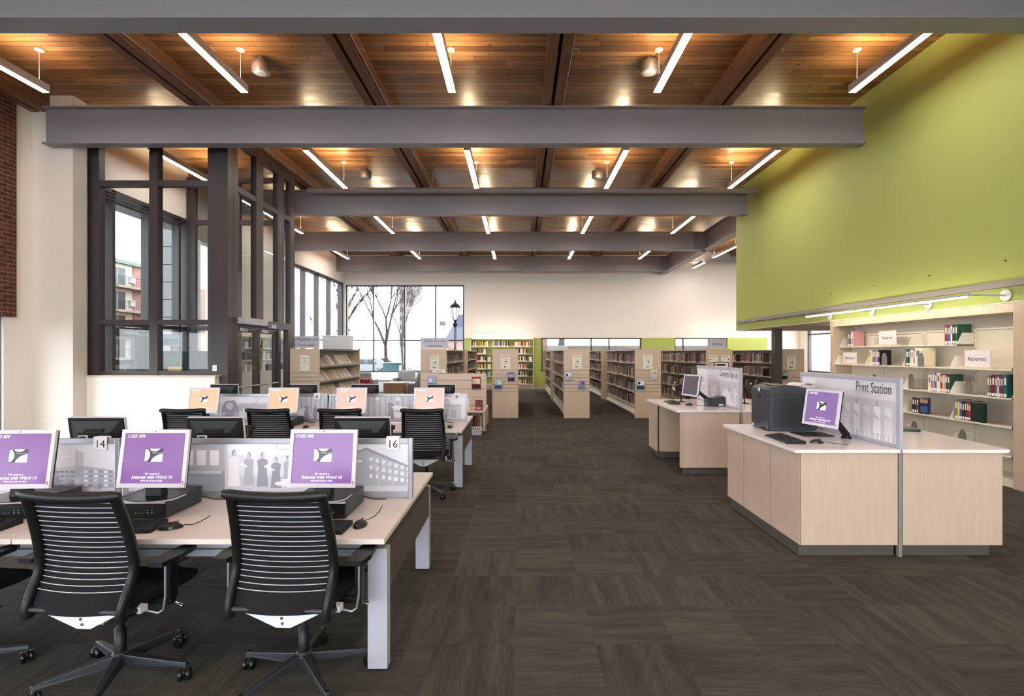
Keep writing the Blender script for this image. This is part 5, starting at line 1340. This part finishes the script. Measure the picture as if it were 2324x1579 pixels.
# ================================================================== OUTSIDE
asphalt = mat('pale_asphalt', (84, 82, 80), .9); barkm = mat('bark', (34, 28, 28), .9, spec=0); barkp = mat('pale_bark', (64, 54, 54), .9, spec=0)
S('ground', lambda b: (b.box(-120, XL-.36, -40, 140, -.35, -.15, asphalt), b.box(XL-.36, 60, 25.12, 140, -.35, -.15, asphalt)))
r2 = random.Random(5)
def tree(x, y, h, label, lean=0.0, m=None, depth=6, spread=.55, trunk=None):
    b = MB(); m = m or barkm
    def br(p, d, l, r, k):
        q = p + d*l; mid = p+d*l*.5+Vector((r2.uniform(-1, 1), r2.uniform(-1, 1), 0))*l*.05
        b.tube([p, mid, q], [r, r*.86, max(r*.72, .012)], m, 6 if k > 2 else 4, caps=False)
        if k == 0: return
        for i in range(3 if k > 1 else 2):
            a = r2.uniform(0, 2*PI); s = r2.uniform(.3, 1)*spread
            nd = (d+Vector((math.cos(a), math.sin(a), .25))*s).normalized()
            br(q, nd, l*r2.uniform(.62, .82), r*.58, k-1)
    br(Vector((0, 0, -.3)), Vector((lean, 0, 1)).normalized(), h*.3, trunk or h*.010, depth)
    tag(b.build('bare_tree', loc=(x, y, 0)), label, 'tree', 'bare winter trees outside the windows')
tree(wx(875, 34), 34, 8.2, 'bare tree with thick pale trunk behind the blue utility box', m=barkp, trunk=.15)
tree(wx(768, 33), 33, 8.5, 'slender bare dark tree at the corner of the reading-room windows', .03, trunk=.15)
tree(wx(910, 42), 42, 9, 'thin bare tree between the pale trunk and the tower', .02, m=barkp)
tree(wx(815, 52), 52, 7, 'distant bare tree above the parked cars', m=barkp)
tree(wx(735, 40), 40, 6.5, 'low bare tree seen through the side windows', .1, trunk=.14)
tree(wx(440, 26), 30, 13, 'bare tree seen through the far pane of the entrance box', .15)
tree(2.6, 32, 9, 'thick-trunked tree outside the high strip window beside the aisle', trunk=.30, spread=.3)
tree(8.9, 31, 9, 'thick-trunked tree outside the strip window by the Catalog sign', trunk=.26)
def bush(x, y, z, w, h, col, label, g='shrubs outside'):
    b = MB(); h += .4; mm = mat('bush_%d_%d_%d' % col, col, .9)
    for k in range(260):
        a = r2.uniform(0, 2*PI); rr = math.sqrt(r2.random())*w/2; zz = r2.random()*h*(1-(2*rr/w)**2*.6); s = r2.uniform(.03, .07)
        p = Vector((math.cos(a)*rr, math.sin(a)*rr*.5, zz)); d1 = Vector((r2.uniform(-1, 1), r2.uniform(-1, 1), r2.uniform(-1, 1))).normalized()*s; d2 = Vector((r2.uniform(-1, 1), r2.uniform(-1, 1), r2.uniform(-1, 1))).normalized()*s
        b.poly([p-d1, p-d2, p+d1, p+d2], mm)
    tag(b.build('shrub', loc=(x, y, z-.4)), label, 'shrub', g)
for i in range(7): bush(-7.9+i*.8, 26.0, .25, 1.0, .62+.1*(i % 2), (58, 64, 36) if i % 2 else (74, 66, 42), 'low olive shrub, %s from the corner, in the planting under the big window' % ORD[i])
b = MB()
for k in range(60):
    a = r2.uniform(0, 2*PI); s = r2.uniform(.1, .55); b.tube([(0, 0, 0), (math.cos(a)*s*.4, math.sin(a)*s*.3, .5), (math.cos(a)*s, math.sin(a)*s*.6, r2.uniform(.8, 1.25))], [.012, .008, .003], mat('russet_twigs', (84, 54, 50), .9), 4, caps=False)
tag(b.build('twiggy_bush', loc=(wx(936, 27.5), 27.5, -.16)), 'round russet twiggy bush outside beside the blue box', 'shrub')
t = thing('utility_box', 'turquoise utility box outside the big window', 'utility box', (wx(869, 30), 30, -.15))
b = MB(); b.box(0, .88, 0, .8, 0, 1.25, mat('turquoise_paint', (14, 66, 76), .5)); b.build('body', t, .02); b = MB(); b.box(-.04, .92, -.04, .84, 1.25, 1.30, mat('pale_lid', (90, 94, 94), .5)); b.build('lid', t)
t = thing('meter_cabinet', 'pale green metal cabinet standing next to the turquoise box', 'utility box', (wx(901, 30.2), 30.2, -.15))
b = MB(); b.box(0, .42, 0, .5, 0, 1.28, mat('grey_green_paint', (72, 84, 76), .5)); b.build('body', t, .01); b = MB(); b.box(.05, .25, -.01, 0, .85, 1.15, paper); b.build('notice', t)
# street lamp
def lamp(x, y, H, lb):
    t = thing('street_lamp', lb, 'street lamp', (x, y, -.15), group='black lantern street lamps')
    bl = mat('black_cast_iron', (12, 12, 16), .7, spec=0.05)
    b = MB(); b.lathe([(.16, 0), (.15, .3), (.09, .4), (.075, H*.55), (.075, H-.35), (.14, H-.25), (.06, H-.15), (.10, H)], bl, n=14); b.build('post', t)
    b = MB()
    for k in range(6):
        a = 2*PI*k/6; b.tube([(.13*math.cos(a), .13*math.sin(a), H), (.26*math.cos(a), .26*math.sin(a), H+.72)], .016, bl, 5)
    b.lathe([(.30, H+.72), (.31, H+.76), (.20, H+.90), (.06, H+1.0), (.05, H+1.08), (.012, H+1.2)], bl, n=12); b.build('lantern_cage', t)
    b = MB(); b.lathe([(.11, H+.02), (.22, H+.70)], mat('frosted_lantern', (200, 200, 204), .5), n=6, smooth=False); b.build('lantern_glass', t)
lamp(wx(1033, 30), 30, wz(726, 30)+.15, 'black lantern street lamp outside in front of the slate roof')
lamp(wx(790, 60), 60, wz(765, 60)+.15, 'small distant lantern lamp seen at the window corner')
# parked cars
def car(x, y, rz, col, lb):
    t = thing('parked_car', lb, 'car', (x, y, -.15), R(rz), group='parked cars across the street')
    prof = [(-2.2, .35), (2.2, .35), (2.22, .72), (1.5, .88), (.9, 1.38), (-1.0, 1.42), (-1.75, .95), (-2.2, .88)]
    b = MB(); b.prism(prof, -.85, .85, mat('car_paint_%d' % col[0], col, .3), 'y'); b.build('body', t, .06, 3)
    b = MB(); b.prism([(.82, .92), (.62, 1.30), (-.9, 1.33), (-1.4, .96)], -.86, .86, mat('car_glass', (40, 46, 54), .1), 'y'); b.build('window', t, .0)
    for sx in (-1.35, 1.35):
        for sy in (-.78, .78): b = MB(); b.lathe([(.32, -.1), (.32, .1)], ink, M=Matrix.Translation((sx, sy, .32)) @ Matrix.Rotation(R(90), 4, 'X'), n=16); b.build('wheel', t)
car(wx(835, 44), 44, 8, (112, 114, 118), 'white parked car outside nearer the lounge window')
car(wx(860, 50), 50, 5, (60, 62, 68), 'grey parked car behind the white one')
car(wx(812, 56), 56, 5, (90, 92, 96), 'silver parked car at the window corner')
# buildings
def win_grid(b, x0, x1, z0, z1, nx, nz, y, m, fw=.55, fh=.5):
    for i in range(nx):
        for j in range(nz):
            w = (x1-x0)/nx; h = (z1-z0)/nz; cx = x0+(i+.5)*w; cz = z0+(j+.5)*h
            b.box(cx-w*fw/2, cx+w*fw/2, y-.06, y, cz-h*fh/2, cz+h*fh/2, m)
wdark = mat('far_window', (44, 46, 54), .3)
Y = 150
t = thing('tower_block', 'tall pale apartment tower with rows of windows beyond the trees', 'building')
b = MB(); b.box(wx(906, Y), wx(938, Y), Y, Y+14, -.2, 42, mat('tower_concrete', (84, 76, 80), .8)); wl_ = b.build('wall', t)
b = MB(); win_grid(b, wx(907, Y), wx(937, Y), 3, 40, 6, 15, Y, ink, .62, .5); b.build('window_row', wl_)
Y = 48
t = thing('slate_roof_house', 'brick house with a steep slate roof outside behind the street lamp', 'house')
b = MB(); b.box(wx(1018, Y), wx(1120, Y), Y, Y+8, -.2, wz(770, Y), brick_out); b.build('wall', t)
b = MB(); b.add([(wx(1010, Y), Y-.3, wz(772, Y)), (wx(1130, Y), Y-.3, wz(772, Y)), (wx(1130, Y), Y+3, wz(716, Y)+.3), (wx(1033, Y), Y+3, wz(716, Y)+.3), (wx(1010, Y), Y+6, wz(772, Y)), (wx(1130, Y), Y+6, wz(772, Y))], [(0, 1, 2, 3), (3, 2, 5, 4), (0, 3, 4), (1, 5, 2), (0, 4, 5, 1)], mat('slate', (54, 56, 68), .9, spec=0.05)); b.build('roof', t)
Y = 90
t = thing('white_building', 'pale flat-roofed building with a small triple window outside', 'building')
b = MB(); b.box(wx(922, Y), wx(1060, Y), Y, Y+10, -.2, wz(696, Y), mat('white_render', (150, 148, 148), .8)); b.build('wall', t)
b = MB()
for k in range(3): b.box(wx(998+k*4.5, Y), wx(1001.5+k*4.5, Y), Y-.1, Y, wz(738, Y), wz(729, Y), wdark)
b.build('window', t)
# apartments across the street, seen through the entrance box
def apartments():
    t = thing('apartment_block', 'brick and cream apartment block with balconies across the street', 'building', (-46.0, 38.6, -.2), R(90))
    cr = mat('cream_render', (176, 166, 150), .8)
    # local: x along the street, -y faces... the facade looks towards +x of the world
    b = MB(); b.box(0, 26, 0, 10, 0, 12.2, cr); b.build('wall', t)
    b = MB(); b.box(-.5, 26.5, -.5, 10.5, 12.2, 12.6, mat('green_eaves', (90, 110, 98), .7)); b.build('roof', t)
    for k in range(4):
        b = MB(); b.box(4.3+k*6.5, 7.0+k*6.5, -.12, 0, 0, 12.2, brick_out); b.build('brick_pier', t)
    for f in range(4):
        z = 1.3+f*2.75
        for k in range(4):
            x = .5+k*6.5
            b = MB(); b.box(x, x+2.6, -.06, 0, z+.1, z+2.2, wdark); b.box(x+1.27, x+1.33, -.09, 0, z+.1, z+2.2, cr); b.build('window', t)
            b = MB(); b.box(x-.3, x+5.5, -1.5, 0, z-.25, z, mat('balcony_slab', (126, 108, 98), .8))
            for q in range(20): b.box(x-.3+q*.3, x-.28+q*.3, -1.5, -1.47, z, z+1.0, ink)
            b.box(x-.3, x+5.5, -1.5, -1.46, z+.98, z+1.03, ink); b.build('balcony', t)
            b = MB(); b.box(x+3.1, x+3.8, -.35, 0, z+.6, z+1.3, mat('air_conditioner', (170, 168, 164), .6)); b.build('air_conditioner', t)
apartments()
# low display unit on the window-side wall beyond the entrance box
t = thing('display_shelving', 'white display shelving on the wall behind the entrance doors, filled with media cases', 'shelving', (XL+.01, 14.5, 0))
b = MB(); b.box(0, .32, 0, 4.2, 0, 1.15, white_paint); b.build('cabinet', t)
for z in (1.5, 1.85, 2.2): b = MB(); b.box(0, .26, 0, 4.2, z-.02, z, cream_steel); b.build('shelf', t)
for y in (0, 1.4, 2.8, 4.18): b = MB(); b.box(0, .26, y, y+.02, 1.15, 2.25, cream_steel); b.build('upright', t)
for i in range(36):
    z = (1.152, 1.502, 1.852)[i // 12]; k = i % 12
    b = MB(); b.box(0, .16, 0, r2.uniform(.10, .2), 0, r2.uniform(.18, .26), BC[r2.choice(['black', 'white', 'grey', 'navy', 'red', 'olive', 'cream'])])
    tag(b.build('media_case', loc=(XL+.06, 14.58+k*.345, z)), 'media case on the white shelving behind the entrance doors, %s board, %s along' % (('lowest', 'middle', 'upper')[i // 12], ORD[k]), 'media case', 'media cases behind the entrance')
# clad pier and things beside the street door
b = MB()
b.box(-10.08, -9.24, 14.02, 14.6, -.15, 6.3, ink)
for k in range(14): b.box(-10.1, -9.22, 14.0, 14.62, -.15+k*.47, .30+k*.47, mat('grey_cladding', (100, 102, 106), .5))
tag(b.build('clad_pier'), 'grey panel-clad pier outside the entrance windows', 'pier')
t = thing('book_return', 'dark book return machine with bright stickers inside the entrance', 'book return', (-7.95, 11.60, 0))
b = MB(); b.box(0, .65, 0, .7, 0, 1.75, dark_grey_plastic); b.build('body', t, .01)
b = MB(); b.box(.12, .53, -.004, 0, 1.45, 1.68, BC['green']); b.box(.18, .48, -.004, 0, 1.30, 1.40, BC['yellow']); b.box(.1, .3, -.004, 0, 1.1, 1.2, BC['red']); b.build('stickers', t)
b = MB(); b.box(.15, .5, -.01, 0, .95, 1.02, black_gloss); b.build('slot', t)
b = MB(); b.box(-7.88, -7.5, 11.58, 11.59, 1.86, 2.10, BC['pale blue']); b.box(-7.84, -7.54, 11.575, 11.58, 1.9, 2.02, BC['grey']); b.box(-7.70, -7.68, 11.585, 11.60, 1.75, 1.9, dark_frame)
tag(b.build('notice_board'), 'small pale blue notice above the dark machine inside the entrance', 'notice')
# brick pier and wall outside the strip window
b = MB(); b.box(1.12, 1.36, 25.5, 26.1, -.15, 3.2, brick_out); tag(b.build('brick_pier'), 'red brick pier just outside the start of the strip window', 'pier')
b = MB(); b.box(1.5, 12, 29, 29.3, -.15, 2.12, mat('stone_wall', (88, 84, 80), .9)); tag(b.build('garden_wall'), 'pale stone garden wall outside the strip windows', 'wall', None, 'thing')
t = thing('red_brick_building', 'dark red building far across the street by the side windows', 'building')
b = MB(); b.box(-42, -30, 64, 74, -.2, 9.5, mat('peach_render', (150, 112, 92), .8)); b.build('wall', t)
